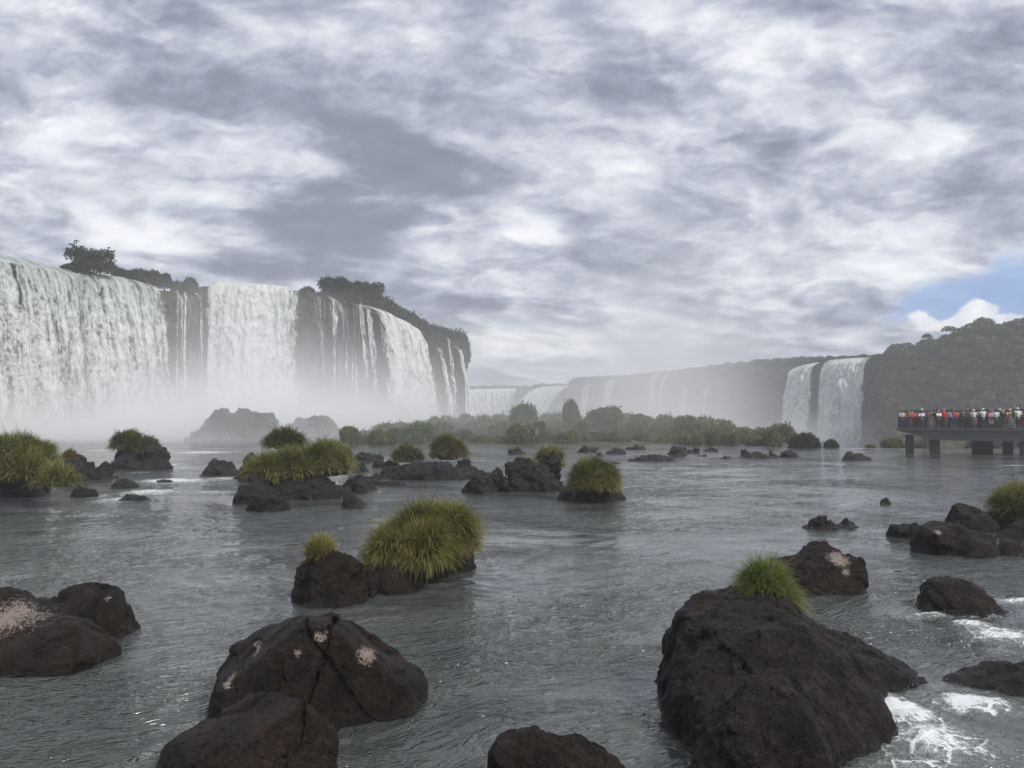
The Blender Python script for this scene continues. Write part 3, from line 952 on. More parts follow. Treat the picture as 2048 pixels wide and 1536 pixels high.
# =================================================================== SETTING: river, ground, cliffs
def foam_mask(X, Y):
    """where the river is broken and white, from places named by photo points on the water"""
    r = np.zeros_like(X)
    for px, py, rx, ry, a in [(1800, 1425, 90, 48, 1.35), (1945, 1412, 110, 30, 1.25), (1870, 1480, 140, 66, 1.15), (1760, 1395, 36, 22, 1.0), (1820, 1530, 150, 40, .9), (1970, 1490, 110, 60, .8), (1750, 1480, 60, 50, .85), (2010, 1340, 60, 30, .62), (1840, 1360, 60, 14, .6),
                              (2010, 1272, 90, 26, 1.25), (1945, 1250, 60, 14, 1.1), (2040, 1203, 80, 10, 1.15), (1860, 1232, 60, 8, 1.1), (1960, 1232, 60, 7, 1.0), (2000, 1300, 60, 14, .7),
                              (350, 962, 100, 7, 1.15), (300, 985, 80, 9, 1.1), (420, 985, 80, 7, .85), (235, 1000, 60, 8, 1.0), (400, 905, 110, 5, 1.0), (330, 932, 30, 7, 1.1), (450, 958, 70, 6, .95), (200, 992, 40, 7, .8), (250, 1020, 60, 6, .6),
                              (760, 968, 40, 3, .8), (645, 975, 30, 4, .7), (915, 942, 50, 2.5, .6), (280, 945, 40, 3, .7), (480, 1005, 50, 4, .4),
                              (1080, 1340, 26, 3, .68), (1105, 1356, 12, 8, .62), (1100, 1388, 30, 4, .66), (1130, 1410, 40, 5, .56), (1195, 1450, 30, 8, .62), (1235, 1485, 26, 12, .62), (1265, 1525, 18, 12, .55), (960, 1500, 40, 10, .42),
                              (400, 1264, 26, 4, .66), (450, 1235, 60, 3, .52), (330, 1360, 40, 6, .54), (315, 1420, 45, 7, .54), (215, 1395, 26, 6, .55), (230, 1510, 60, 10, .42), (570, 1208, 40, 3, .48), (470, 1225, 70, 5, .42), (130, 1050, 60, 4, .36),
                              (2030, 931, 60, 1.5, .9), (1900, 923, 90, 2, .5), (2020, 912, 50, 1.5, .6), (1720, 897, 60, 1.2, .8), (1520, 894, 50, 1.0, .6), (1210, 1070, 60, 3, .42), (1560, 1130, 90, 5, .36), (1300, 1105, 140, 4, .40),
                              (1000, 885, 40, 1, .5), (1100, 905, 120, 1.5, .45), (1385, 1530, 14, 25, .7)]:
        c = at_z(px, py)
        e1 = at_z(px + rx, py)[0] - c[0]
        e2 = (at_z(px, py - ry)[1] - at_z(px, py + ry)[1]) / 2
        r = np.maximum(r, a * np.exp(-(((X - c[0]) / e1) ** 2 + ((Y - c[1]) / e2) ** 2)))
    r = np.maximum(r, 0.9 * sstep(92, 118, Y) * sstep(5, -25, X))        # churned water below the near falls
    return r


def river_edge(X, Y):
    """metres past the lip where the river drops into the gorge, negative upstream"""
    a = np.arctan2(X, np.maximum(Y, 1e-3))
    lip = np.where(a > 0.30, 84 + 3 * np.sin(a * 30), 134.0)
    lip = 84 + 60 * sstep(0.33, 0.24, a) + 2.0 * np.sin(a * 23) + 400 * sstep(-0.02, -0.10, a)
    return Y - lip


nr_, nc_ = 900, 860
yr = 2.2 * (640 / 2.2) ** (np.linspace(0, 1, nr_))
uc = np.linspace(-1.0, 1.0, nc_)
YY, UU = np.meshgrid(yr, uc, indexing='ij')
XX = UU * (YY + 3.0)
FO = foam_mask(XX, YY)
# current runs to the left and away; ripples are drawn out along it
wx = XX * 0.94 + YY * 0.34
wy = -XX * 0.34 + YY * 0.94
sw = fbm(XX * .16, YY * .16, 0 * XX, 2, .5, 7)
wx2, wy2 = wx + sw * 2.0, wy + sw * 2.5
calm = 0.14 + 0.85 * sstep(-.45, .5, fbm(XX * .09, YY * .11, 0 * XX + 4, 3, .5, 3))
nearf = sstep(60, 20, YY)
rd1 = 1 - np.abs(vnoise(wx2 * 1.5 + 2 * sw, wy2 * 2.6, 0 * XX + 3, 2)) * 2
rd2 = 1 - np.abs(vnoise(wx2 * 3.2 + 3 * sw, wy2 * 5.0, 0 * XX + 5, 3)) * 2
Zw = (0.022 * vnoise(wx2 * .5, wy2 * 1.0, 0 * XX, 1) + 0.022 * rd1 * sstep(70, 30, YY)
      + 0.011 * rd2 * sstep(32, 16, YY) + .006 * vnoise(wx2 * 6, wy2 * 9, 0 * XX, 4) * sstep(16, 10, YY)) * calm
chop = ridged(XX * 1.3 + sw, YY * 1.5, 0 * XX, 5, 9)
Zw = Zw + np.clip(FO - 0.55, 0, 1) * (chop * 0.16 + 0.05) * sstep(60, 25, YY) + np.clip(FO - .5, 0, 1) * 0.12 * sstep(25, 40, YY) * chop
# water piles up and rings round each rock
for (cx, cy_, rx, ry) in ALL_ROCK_CONTACT:
    q = np.sqrt(((XX - cx) / rx) ** 2 + ((YY - cy_) / ry) ** 2)
    d = (q - 1) * min(rx, ry)
    m = np.exp(-np.abs(d) / 0.35) * (np.abs(d) < 2)
    Zw = Zw + m * 0.012 * np.cos(d * 16) * (cy_ < 40)
    FO = np.maximum(FO, 0.42 * np.exp(-(d / 0.14) ** 2) * (cy_ < 60))
E = river_edge(XX, YY)
Zw = Zw - 12 * sstep(0, 14, E)
FO = np.maximum(FO, 1.0 * sstep(2.5, 7, E) * (E < 16))
FO = np.maximum(FO, 0.55 * sstep(14, 20, E))
ii = np.arange(nr_ * nc_).reshape(nr_, nc_)
QW = np.stack([ii[:-1, :-1], ii[:-1, 1:], ii[1:, 1:], ii[1:, :-1]], -1).reshape(-1, 4)

m, t, o = new_mat('river_water')
geo = t.nodes.new('ShaderNodeNewGeometry')
pos = geo.outputs['Position']
fo = attr(t, 'foam')
X_, Y_, Z_ = sep(t, pos)
warp = noise(t, pos, 0.22, 3, 0.5)
wv_ = comb(t, X_ * 0.75 + Y_ * 0.30 + warp * 5.0, Y_ * 1.5 - X_ * 0.5 + warp * 5.0, Z_ * 0.5)
f1 = noise(t, wv_, 1.6, 3, 0.6, 0.6)
f2 = (noise(t, wv_, 4.6, 1.5, 0.55, 0.8) - 0.5).abs() * -1.6
f4 = (noise(t, wv_, 10.0, 1.0, 0.5, 0.6) - 0.5).abs() * -1.6
f3 = noise(t, wv_, 0.35, 3, 0.5)
fl1 = noise(t, pos, 9.0, 5, 0.65, 0.4)
fl2 = noise(t, pos, 26.0, 4, 0.65)
fb = noise(t, pos, 1.6, 4, 0.6, 0.5)
vor = voronoi(t, comb(t, X_ + fl1 * 0.30, Y_ + fl1 * 0.30, Z_), 3.2)
web = vor.step(0.10, 0.0)
fm = (fo * 1.0 + (fl1 - 0.5) * 0.95 + (fl2 - 0.5) * 0.55 + (fb - 0.5) * 0.55 + web * 0.26 - 0.16).step(0.47, 0.95)
bas = mixc(t, f3.step(.35, .65), (0.048, 0.053, 0.051), (0.068, 0.074, 0.068))
bas = mixc(t, (fo * 1.1 - 0.42).clamp(), bas, (0.26, 0.29, 0.27))
colw = mixc(t, fm, bas, (0.66, 0.69, 0.69))
p = principled(t, o, Base_Color=colw, Roughness=fm * 0.5 + 0.015, IOR=1.5)
dist = Y_.step(6.0, 70.0)
calm = noise(t, comb(t, X_ * .10 + Y_ * .03, Y_ * .16, 3.0), 1.0, 4, .6, .6).step(.36, .62)
bump(t, (f1 * 0.36 + f2 * 0.21 + f4 * 0.045) * (calm * 0.95 + 0.08) + fm * 0.25, 1.0, 0.36, p)
M_water = m
V = np.stack([XX, YY, Zw], -1).reshape(-1, 3)
# outward skirt so that the river has no visible sides from elsewhere
add('river_water', mesh_np('river_water', V, QW, True, [M_water], {'foam': FO.ravel()}), kind='structure', label='grey rippled river water with white riffles', category=None)

M_ground = plain_mat('river_bed', (0.06, 0.055, 0.045), 0.95, .3, .05)
g_ = 760.0
add('ground', mesh_np('ground', [(-g_, -60, -14.5), (g_, -60, -14.5), (g_, g_, -14.5), (-g_, g_, -14.5)], [(0, 1, 2, 3)], False, [M_ground]), kind='structure')

# ------------------------------------------------------------------ cliffs
m, t, o = new_mat('mossy_cliff')
geo = t.nodes.new('ShaderNodeNewGeometry')
pos = geo.outputs['Position']
st_ = scaled(t, pos, (0.5, 0.5, 0.10))
c1_ = noise(t, st_, 1.1, 6, 0.62)
c2_ = noise(t, pos, 0.16, 5, 0.6)
c3_ = noise(t, pos, 1.4, 6, 0.65)
nz_ = sep(t, geo.outputs['Normal'])[2]
rockc = mixc(t, c1_.step(.35, .65), (0.006, 0.007, 0.007), (0.045, 0.046, 0.043))
rockc = mixc(t, c3_.step(.55, .75) * .6, rockc, (0.07, 0.055, 0.045))
mossm = ((c2_ - 0.5) * 1.3 + (c3_ - 0.5) * 0.7 + nz_ * 0.5 + 0.42).step(.40, .60)
mossc = mixc(t, c3_, (0.022, 0.032, 0.008), (0.075, 0.095, 0.026))
p = principled(t, o, Base_Color=mixc(t, mossm, rockc, mossc), Roughness=0.8, Specular_IOR_Level=.25)
bump(t, c1_ + c3_ * .6, 1.0, 2.2, p)
M_cliff = m


def resample(P, n):
    P = np.array(P, float)
    s = np.concatenate(([0], np.cumsum(np.linalg.norm(np.diff(P[:, :2], axis=0), axis=1))))
    u = np.linspace(0, s[-1], n)
    # smooth (Catmull-like) through the points
    out = np.stack([np.interp(u, s, P[:, i]) for i in range(P.shape[1])], 1)
    k = max(3, n // (len(P) * 5) | 1)
    pad = np.concatenate([np.repeat(out[:1], k // 2, 0), out, np.repeat(out[-1:], k // 2, 0)])
    ker = np.hanning(k + 2)[1:-1]
    ker /= ker.sum()
    out = np.stack([np.convolve(pad[:, i], ker, 'valid') for i in range(P.shape[1])], 1)
    return out, u


def outward(P):
    tg = np.gradient(P[:, :2], axis=0)
    tg /= np.maximum(np.linalg.norm(tg, axis=1), 1e-6)[:, None]
    return np.stack([tg[:, 1], -tg[:, 0]], 1)               # to the right of travel


def cliff(name, label, path, zfoot, back, amp, n, nz, seed, over=0.0, backdir=None):
    """path of (x, y, ztop) walked with the open gorge on the right hand"""
    P, u = resample(path, n)
    o2 = outward(P)
    tz = np.linspace(0, 1, nz)
    V = []
    zt = P[:, 2]
    for k in tz:                                            # foot to rim
        z = zfoot + (zt - zfoot) * k
        w = amp * (ridged(u * .06, z * .03, 0 * u, 3, seed) * 1.0 + .5 * fbm(u * .22, z * .09, 0 * u, 4, .6, seed + 1)) + amp * .35 * np.round(vnoise(u * .03, z * .16, 0 * u, seed + 2) * 2) / 2
        w = w + (1 - k) * amp * 0.5 + over * np.exp(-((k - .82) / .16) ** 2)
        w = w * (0.35 + 0.65 * sstep(1.0, 0.9, k)) - 0.6 * amp * sstep(.93, 1.0, k)
        V.append(np.stack([P[:, 0] + o2[:, 0] * w, P[:, 1] + o2[:, 1] * w, z], 1))
    bd = np.array(backdir if backdir is not None else (-0.6, 0.8))
    for k in (0.02, .08, .2, .45, 1.0):
        z = zt - 0.4 + fbm(u * .1, 0 * u + k * 9, 0 * u, 3, .5, seed + 5) * 0.5 - k * 2
        b2 = -o2 * (1 - k) + bd * k
        V.append(np.stack([P[:, 0] + b2[:, 0] * back * k, P[:, 1] + b2[:, 1] * back * k, z], 1))
    nn = len(V)
    V = np.stack(V, 0).reshape(-1, 3)
    ii = np.arange(nn * n).reshape(nn, n)
    Q = np.stack([ii[:-1, :-1], ii[:-1, 1:], ii[1:, 1:], ii[1:, :-1]], -1).reshape(-1, 4)
    return add(name, mesh_np(name, V, Q, True, [M_cliff]), kind='structure', label=label)


def rim(px, py, Y):
    return tuple(at_y(px, py, Y))


# the near falls: rim points read off the photograph at their own distances
LEFT = [rim(-700, 400, 82), rim(-330, 460, 104), rim(0, 516, 124), rim(120, 542, 133), rim(240, 560, 141), rim(318, 580, 146), rim(345, 582, 150), rim(395, 580, 152), rim(410, 570, 154), rim(520, 574, 156),
        rim(603, 580, 158), rim(625, 586, 161), rim(690, 602, 166), rim(745, 618, 174), rim(795, 648, 186), rim(830, 656, 196), rim(880, 664, 206), rim(912, 668, 214)]
tipx = at_y(925, 680, 224)
LEFT += [tuple(tipx), (tipx[0] - 1, tipx[1] + 14, tipx[2]), (tipx[0] - 16, tipx[1] + 40, tipx[2]), (tipx[0] - 60, tipx[1] + 80, tipx[2])]
cliff('cliff', 'dark mossy basalt cliff behind the near waterfalls on the left', LEFT, -3.0, 90, 2.0, 520, 90, 5, over=.6, backdir=(-.75, .66))

RIGHT = [rim(930, 790, 700), rim(1030, 779, 690), rim(1055, 776, 640), rim(1100, 776, 560), rim(1160, 760, 492), rim(1230, 757, 455), rim(1330, 748, 400), rim(1420, 738, 360), rim(1500, 728, 330), rim(1580, 724, 303),
         rim(1655, 721, 290), rim(1750, 717, 276), rim(1800, 706, 268), rim(1900, 700, 258), rim(2048, 696, 246), rim(2300, 690, 225), rim(2700, 680, 190)]
cliff('cliff', 'hazy far wall of the gorge on the right', RIGHT, -13.5, 60, 4.0, 420, 50, 8, backdir=(.55, .83))
FARL = [(at_y(925, 790, 690) + np.array((-120, 20, 0))), at_y(930, 779, 690), at_y(1036, 777, 688), at_y(1075, 776, 660)]

# ------------------------------------------------------------------ waterfalls
def water_mat(name, sc, dens, tint=(0.56, 0.62, 0.56), bump_s=0.8, thready=0.0):
    m, t, o = new_mat(name)
    uvn = t.nodes.new('ShaderNodeUVMap')
    uvn.uv_map = 'UVMap'
    u, v, _ = sep(t, uvn.outputs[0])
    edge = attr(t, 'edge')
    fall = attr(t, 'fall')
    u = u * sc
    v = v * sc
    wob = noise(t, comb(t, u * .35, v * .25, 2.0), 1.0, 3, .5)
    us = u + (wob - .5) * 1.2
    streak = noise(t, comb(t, us * 0.85, v * 0.06, 0.0), 1.0, 5, 0.62)
    fine = noise(t, comb(t, us * 4.0, v * 0.22, 4.0), 1.0, 4, 0.62)
    clump = noise(t, comb(t, us * 1.1, v * 0.55, 7.0), 1.0, 6, 0.66, 0.5)
    pop = noise(t, comb(t, us * 2.6, v * 1.6, 9.0), 1.0, 4, 0.62, .3)
    mixd = (streak - .5) * 1.5 + (fine - .5) * 0.6 + (clump - .5) * 1.15 + (pop - .5) * (fall * 1.2 + 0.2).min(1.0)
    if thready:
        thin = noise(t, comb(t, us * 2.3, v * 0.05, 11.0), 1.0, 4, 0.66)
        mixd = (streak - .5) * 1.2 + (thin - .5) * 2.7 + (fine - .5) * 1.0 + (clump - .5) * .7
    a = (mixd + dens + edge).step(0.06, 0.52)
    d = t.nodes.new('ShaderNodeBsdfDiffuse')
    tr = t.nodes.new('ShaderNodeBsdfTranslucent')
    mx = t.nodes.new('ShaderNodeMixShader')
    mx.inputs[0].default_value = 0.3
    c = mixc(t, (fall * 3.2 - .1).clamp(), tint, (0.86, 0.88, 0.88))
    link(t, c, d.inputs['Color'])
    link(t, c, tr.inputs['Color'])
    link(t, d.outputs[0], mx.inputs[1])
    link(t, tr.outputs[0], mx.inputs[2])
    bn = t.nodes.new('ShaderNodeBump')
    bn.inputs['Strength'].default_value = bump_s
    bn.inputs['Distance'].default_value = 0.9 / sc
    link(t, clump * 0.7 + pop * 0.6 + streak * 0.5, bn.inputs['Height'])
    link(t, bn.outputs[0], d.inputs['Normal'])
    tp = t.nodes.new('ShaderNodeBsdfTransparent')
    m2 = t.nodes.new('ShaderNodeMixShader')
    link(t, a, m2.inputs[0])
    link(t, tp.outputs[0], m2.inputs[1])
    link(t, mx.outputs[0], m2.inputs[2])
    link(t, m2.outputs[0], o.inputs['Surface'])
    return m


M_fall = water_mat('falling_water', 0.85, 0.38)
M_fallw = water_mat('white_falling_water', 0.7, 0.50, (.80, .82, .78))
M_thread = water_mat('thin_falling_water', 1.2, 0.48, (.74, .78, .74))
M_veil = water_mat('veil_of_falling_water', 1.1, -0.11, (.66, .72, .62), .5, 1.0)
M_fallfar = water_mat('far_falling_water', 0.40, 0.50, (.74, .78, .76))


def waterfall(label, crest, zfoot, throw, mat, layers=2, seed=0, nu=150, nv=90, taper=0.6, amp=0.5, lean=(0, 0), group=None, back=2.0, cat='waterfall', flare=0.0, push=2.6, lean1=None):
    """a curtain of falling water: crest points (x, y, z) walked with the open side on the right"""
    P, u = resample(crest, nu)
    o2 = outward(P)
    foot = zfoot if hasattr(zfoot, '__len__') else (zfoot, zfoot)
    zf = np.interp(np.linspace(0, 1, nu), np.linspace(0, 1, len(foot)), foot)
    allV, allQ, allE, allF, allUV, off = [], [], [], [], [], 0
    W_ = u[-1]
    l1 = lean1 or lean
    LX = lean[0] + (l1[0] - lean[0]) * u / W_
    LY = lean[1] + (l1[1] - lean[1]) * u / W_
    for L in range(layers):
        V, Ev, Fv, UVv = [], [], [], []
        lip = 0.5 * fbm(u * .25, 0 * u, 0 * u + L, 3, .6, seed + L)
        ts = np.concatenate((np.linspace(-.06, 0, 5)[:-1], np.linspace(0, 1, nv - 4)))
        for k in ts:
            if k < 0:
                w = k / .06 * back
                z = P[:, 2] + 0.25 + 0 * u
            else:
                w = push * sstep(0, .10, k) + throw * np.sqrt(k) * (0.75 + .5 * (fbm(u * .12, 0 * u, 0 * u + 3, 3, .5, seed + 7) + .5)) + 0.15
                z = P[:, 2] + 0.25 - (P[:, 2] - zf) * (k ** 1.15) * 1.0
                kk = min(1, k * 5)
                cl = fbm(u * .55, z * .30, 0 * u + L * 5, 4, .6, seed + 11)
                rd = ridged(u * .30, z * .05, 0 * u + L * 2, 3, seed + 13)
                w = w + amp * kk * (cl * 1.0 + rd * .9)
            sp = (np.linspace(-.5, .5, nu)) * W_ * flare * max(k, 0)
            tg = np.stack([-o2[:, 1], o2[:, 0]], 1)
            V.append(np.stack([P[:, 0] + o2[:, 0] * (w + .55 * L) + tg[:, 0] * sp + LX * max(k, 0) ** .6, P[:, 1] + o2[:, 1] * (w + .55 * L) + tg[:, 1] * sp + LY * max(k, 0) ** .6, z], 1))
            e = np.minimum(u, W_ - u)
            ew = taper * (1 + .6 * fbm(0 * u + k * 5, 0 * u, 0 * u + L, 3, .6, seed + 17))
            Ev.append(-0.9 * np.exp(-e / np.maximum(ew, .05)) - L * .12 + lip * .25 - (0.25 * sstep(.75, 1.0, k)))
            Fv.append(np.full(nu, max(k, 0)))
            UVv.append(np.stack([u + L * 37.1 + seed * 3.7, -z + 0 * u], 1))
        nn = len(ts)
        ii = np.arange(nn * nu).reshape(nn, nu) + off
        allQ.append(np.stack([ii[:-1, :-1], ii[1:, :-1], ii[1:, 1:], ii[:-1, 1:]], -1).reshape(-1, 4))
        off += nn * nu
        allV.append(np.stack(V).reshape(-1, 3)); allE.append(np.stack(Ev).ravel()); allF.append(np.stack(Fv).ravel()); allUV.append(np.stack(UVv).reshape(-1, 2))
    V = np.concatenate(allV)
    base = np.array((V[:, 0].mean(), V[:, 1].mean(), float(np.min(zf))))
    me = mesh_np('waterfall', V - base, np.concatenate(allQ), True, [mat], {'edge': np.concatenate(allE), 'fall': np.concatenate(allF)}, np.concatenate(allUV))
    return add('waterfall', me, loc=base, label=label, category=cat, group=group)


def crest_px(pts, dz=0.0, push=0.6):
    """points on the near cliff's rim by photo column: depth interpolated from the rim list"""
    L = np.array(LEFT[:19])
    cols = 1024 + L[:, 0] / L[:, 1] * F
    out = []
    for px, py in pts:
        Yc = np.interp(px, cols, L[:, 1])
        p_ = at_y(px, py, Yc)
        out.append(tuple(p_ + np.array((0, 0, dz))))
    return out


GF = 'waterfalls pouring off the near cliff'
waterfall('widest curtain of clumpy white water filling the left edge of the view', crest_px([(-640, 408), (-330, 460), (0, 514), (120, 541), (240, 558), (312, 576)]), -2, 7.0, M_fall, 2, 1, 420, 150, 1.0, .75, group=GF, flare=0.05)
waterfall('broad bright white fall with heavy spray between two dark cliff gaps', crest_px([(402, 575), (430, 567), (520, 571), (604, 580)]), -2, 6.0, M_fallw, 2, 2, 220, 140, 1.2, .8, group=GF)
waterfall('arched white fall leaning right below the dark clifftop trees', crest_px([(716, 610), (745, 618), (775, 636), (797, 652)]), -1, 5.0, M_fallw, 2, 3, 180, 130, .8, .6, group=GF, lean=(0.5, -1), lean1=(4.5, -4))
TH = 'thin cascades on the near cliff'
for i, (a, b_, ya, yb, zf, lab, lean) in enumerate([
        (322, 334, 578, 580, 2, 'thin cascade hugging the right end of the widest curtain', 0), (348, 360, 584, 584, 3, 'leftmost of three thin cascades in the mossy gap', 0), (362, 376, 588, 588, 3, 'middle one of three thin cascades in the mossy gap', 0),
        (384, 396, 590, 588, 3, 'thin cascade beside the broad bright fall in the mossy gap', 0),
        (645, 654, 590, 592, 4, 'single white thread down the dark cliff right of the broad fall', 0), (684, 698, 603, 606, 3, 'ragged thin cascade left of the arched fall', 1), (700, 716, 606, 611, 3, 'veil of thin strands joined to the left side of the arched fall', 1.0),
        (606, 614, 584, 586, 6, 'thin strand peeling off the right side of the broad bright fall', 0)]):
    a, b_ = (a + b_) / 2 - (b_ - a) * .24, (a + b_) / 2 + (b_ - a) * .24
    waterfall(lab, crest_px([(a, ya), (b_, yb)]), zf, 2.6, M_thread, 2, 20 + i, 26, 110, .12, .4, lean=(lean, -lean * .3), group=TH)
waterfall('veil of many fine strands over the mossy gap between the two biggest falls', crest_px([(316, 582), (345, 584), (402, 584)]), 0, 2.6, M_veil, 2, 33, 150, 120, .8, .5, group=TH, push=2.2)
waterfall('broad thin veil down the dark cliff between broad fall and arched fall', crest_px([(600, 586), (650, 594), (720, 610)]), 0, 2.2, M_veil, 2, 38, 190, 120, .8, .5, group=TH, push=2.0)
for i, (a, b_, ya, yb, lab) in enumerate([(846, 856, 690, 692, 'left one of the three thin falls below the overhanging cliff end'), (868, 876, 668, 670, 'middle one of the three thin falls below the overhanging cliff end'),
                                          (889, 899, 690, 694, 'tapering fall nearest the overhanging tip of the cliff')]):
    a, b_ = (a + b_) / 2 - (b_ - a) * .27, (a + b_) / 2 + (b_ - a) * .27
    waterfall(lab, crest_px([(a, ya), (b_, yb)]), 0, 3.0, M_thread, 2, 40 + i, 26, 110, .2, .5, lean=(.8, -1), group=TH, flare=1.0)
waterfall('white spray fall slipping behind the overhanging tip of the cliff', [rim(917, 760, 236), rim(924, 764, 238)], -4, 5, M_fallw, 1, 45, 30, 60, .6, .5, lean=(2.5, -3), group=TH)


def rcrest(pts):
    R = np.array(RIGHT)
    cols = 1024 + R[:, 0] / R[:, 1] * F
    return [tuple(at_y(px, py, np.interp(px, cols, R[:, 1]))) for px, py in pts]


GT = 'hazy waterfalls on the far gorge wall'
waterfall('right and larger of the twin white falls on the far wall', rcrest([(1655, 722), (1700, 718), (1748, 716)]), -10.5, 5, M_fallfar, 2, 51, 130, 90, .8, 1.2, lean=(-2.5, -3), group=GT)
waterfall('left one of the twin white falls, split into separate strands', rcrest([(1588, 738), (1612, 730), (1646, 725)]), -10.5, 5, M_fallfar, 2, 52, 90, 90, .6, 1.0, lean=(-3.0, -3), group=GT, flare=.1)
for i, (a, b_, y0, lab) in enumerate([(1176, 1190, 768, 'pair of faint threads at the far left end of the gorge wall'), (1219, 1240, 762, 'faint double fall right of the faint thread pair'), (1312, 1328, 748, 'pale ghostly fall in thick mist'),
                                      (1333, 1345, 750, 'narrow ghostly fall beside the pale ghostly one'), (1380, 1392, 770, 'lone faint thread midway along the misty wall'), (1422, 1432, 776, 'faint short thread nearest the twin falls')]):
    waterfall(lab, rcrest([(a, y0), (b_, y0 - 1)]), -12, 3, M_fallfar, 2, 55 + i, 24, 60, .9, .7, group=GT)
waterfall('bright far curtain closing the end of the gorge', [tuple(at_y(890, 781, 685)), tuple(at_y(960, 779, 687)), tuple(at_y(1036, 777, 682))], -12, 6, M_fallw, 2, 65, 120, 60, 1.5, 1.5, group=GT)
waterfall('slanting cloud of white water at the bend of the gorge', [tuple(at_y(1095, 773, 560)), tuple(at_y(1162, 772, 500))], -12, 12, M_fallw, 2, 66, 80, 60, 3, 2.0, lean=(-16, -10), group=GT, flare=.3)

# =================================================================== PLANTS
def leaf_cloud(ells, n, size, seed, flat=0.4, spread=0.25):
    """leaf-sized quads through the shells of ellipsoid clumps"""
    g = np.random.default_rng(seed)
    P, nr = mound_roots(ells, n, seed, -0.75)
    P = P + nr * (g.normal(0, spread, len(P)) * size * 3)[:, None]
    k = len(P)
    a = g.normal(size=(k, 3)) * .7 + nr * .5
    a /= np.linalg.norm(a, axis=1)[:, None]
    b = np.cross(a, g.normal(size=(k, 3)))
    b /= np.linalg.norm(b, axis=1)[:, None]
    c = np.cross(a, b)
    s = size * g.uniform(.6, 1.4, k)[:, None]
    V = np.stack([P - b * s, P + c * s * .45 - b * s * .1, P + b * s, P - c * s * .45 + b * s * .1], 1).reshape(-1, 3)
    Q = np.arange(4 * k).reshape(-1, 4)
    fl = fbm(P[:, 0] / size * .12, P[:, 1] / size * .12, P[:, 2] / size * .12, 3, .6, seed)
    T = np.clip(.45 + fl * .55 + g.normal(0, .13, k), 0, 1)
    return V, Q, np.repeat(T, 4)


def core(ells, k=.70):
    """the dense twiggy inside of a clump"""
    VV, QQ, off = [], [], 0
    for c, r in ells:
        nu, nv = 14, 9
        A, B = np.meshgrid(np.linspace(0, 2 * math.pi, nu, endpoint=False), np.linspace(-1.2, 1.5, nv))
        vv = np.stack([np.cos(A) * np.cos(B) * r[0], np.sin(A) * np.cos(B) * r[1], np.sin(B) * r[2]], -1).reshape(-1, 3) * k
        vv = vv * (1 + .15 * fbm(vv[:, 0] * 2, vv[:, 1] * 2, vv[:, 2] * 2, 2))[:, None] + np.array(c)
        VV.append(vv)
        for j in range(nv - 1):
            for i in range(nu):
                QQ.append((off + j * nu + i, off + j * nu + (i + 1) % nu, off + (j + 1) * nu + (i + 1) % nu, off + (j + 1) * nu + i))
        off += len(vv)
    return np.concatenate(VV), np.array(QQ)


def tube(P, R, n=6):
    P = np.array(P, float)
    V = []
    for i, p_ in enumerate(P):
        d = P[min(i + 1, len(P) - 1)] - P[max(i - 1, 0)]
        d /= np.linalg.norm(d)
        a = np.cross(d, (0.3, .9, .1)); a /= np.linalg.norm(a)
        b = np.cross(d, a)
        for k in range(n):
            th = 2 * math.pi * k / n
            V.append(p_ + (a * math.cos(th) + b * math.sin(th)) * R[i])
    Q = [(i * n + k, i * n + (k + 1) % n, (i + 1) * n + (k + 1) % n, (i + 1) * n + k) for i in range(len(P) - 1) for k in range(n)]
    return np.array(V), np.array(Q)


def merge(parts):
    VV, QQ, off = [], [], 0
    for V, Q in parts:
        VV.append(V); QQ.append(np.asarray(Q) + off); off += len(V)
    return np.concatenate(VV), np.concatenate(QQ)


def foliage_mesh(name, ells, n, size, seed, mat, k=.7):
    V, Q, T = leaf_cloud(ells, n, size, seed, spread=.32)
    cv, cq = core(ells, k)
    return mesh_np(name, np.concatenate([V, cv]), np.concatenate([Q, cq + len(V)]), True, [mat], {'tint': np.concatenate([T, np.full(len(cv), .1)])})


def shrub_protos(mat, seed, kind):
    out = []
    g = np.random.default_rng(seed)
    for i in range(5):
        e = [((0, 0, .5), (1, 1, .62))]
        for j in range(7):
            a = g.uniform(0, 6.28)
            r = g.uniform(.22, .5)
            e.append(((math.cos(a) * .62, math.sin(a) * .62, g.uniform(.2, .75)), (r, r, r * g.uniform(.7, 1.0))))
        st, sq = merge([tube([(0, 0, -.3), (g.uniform(-.2, .2), g.uniform(-.2, .2), .3), (g.uniform(-.4, .4), g.uniform(-.4, .4), .8)], (.06, .05, .02)) for _ in range(4)])
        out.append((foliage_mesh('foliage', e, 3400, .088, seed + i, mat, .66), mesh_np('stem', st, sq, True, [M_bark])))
    return out


SH = shrub_protos(M_leaf, 100, 'dome')
SHD = shrub_protos(M_leafd, 200, 'dome')
SHG = shrub_protos(M_grassd, 300, 'dome')


def shrub(label, px0, px1, yt, yb, Y, protos, k, group, name='shrub', z=None):
    """a bush over photo columns px0..px1 at depth Y"""
    X = ((px0 + px1) / 2 - 1024) / F * Y
    r = (px1 - px0) / 2 / F * Y
    z0 = at_y(1024, yb, Y)[2] if z is None else z
    h = at_y(1024, yt, Y)[2] - z0
    root = add(name, None, loc=(X, Y, z0), rz=random.Random(k * 7).uniform(0, 6.28), label=label, category='shrub', group=group)
    root.scale = (r * .98, r * .98, h * .92)
    f_, s_ = protos[k % 5]
    add('foliage', f_, root)
    add('stem', s_, root)
    return root


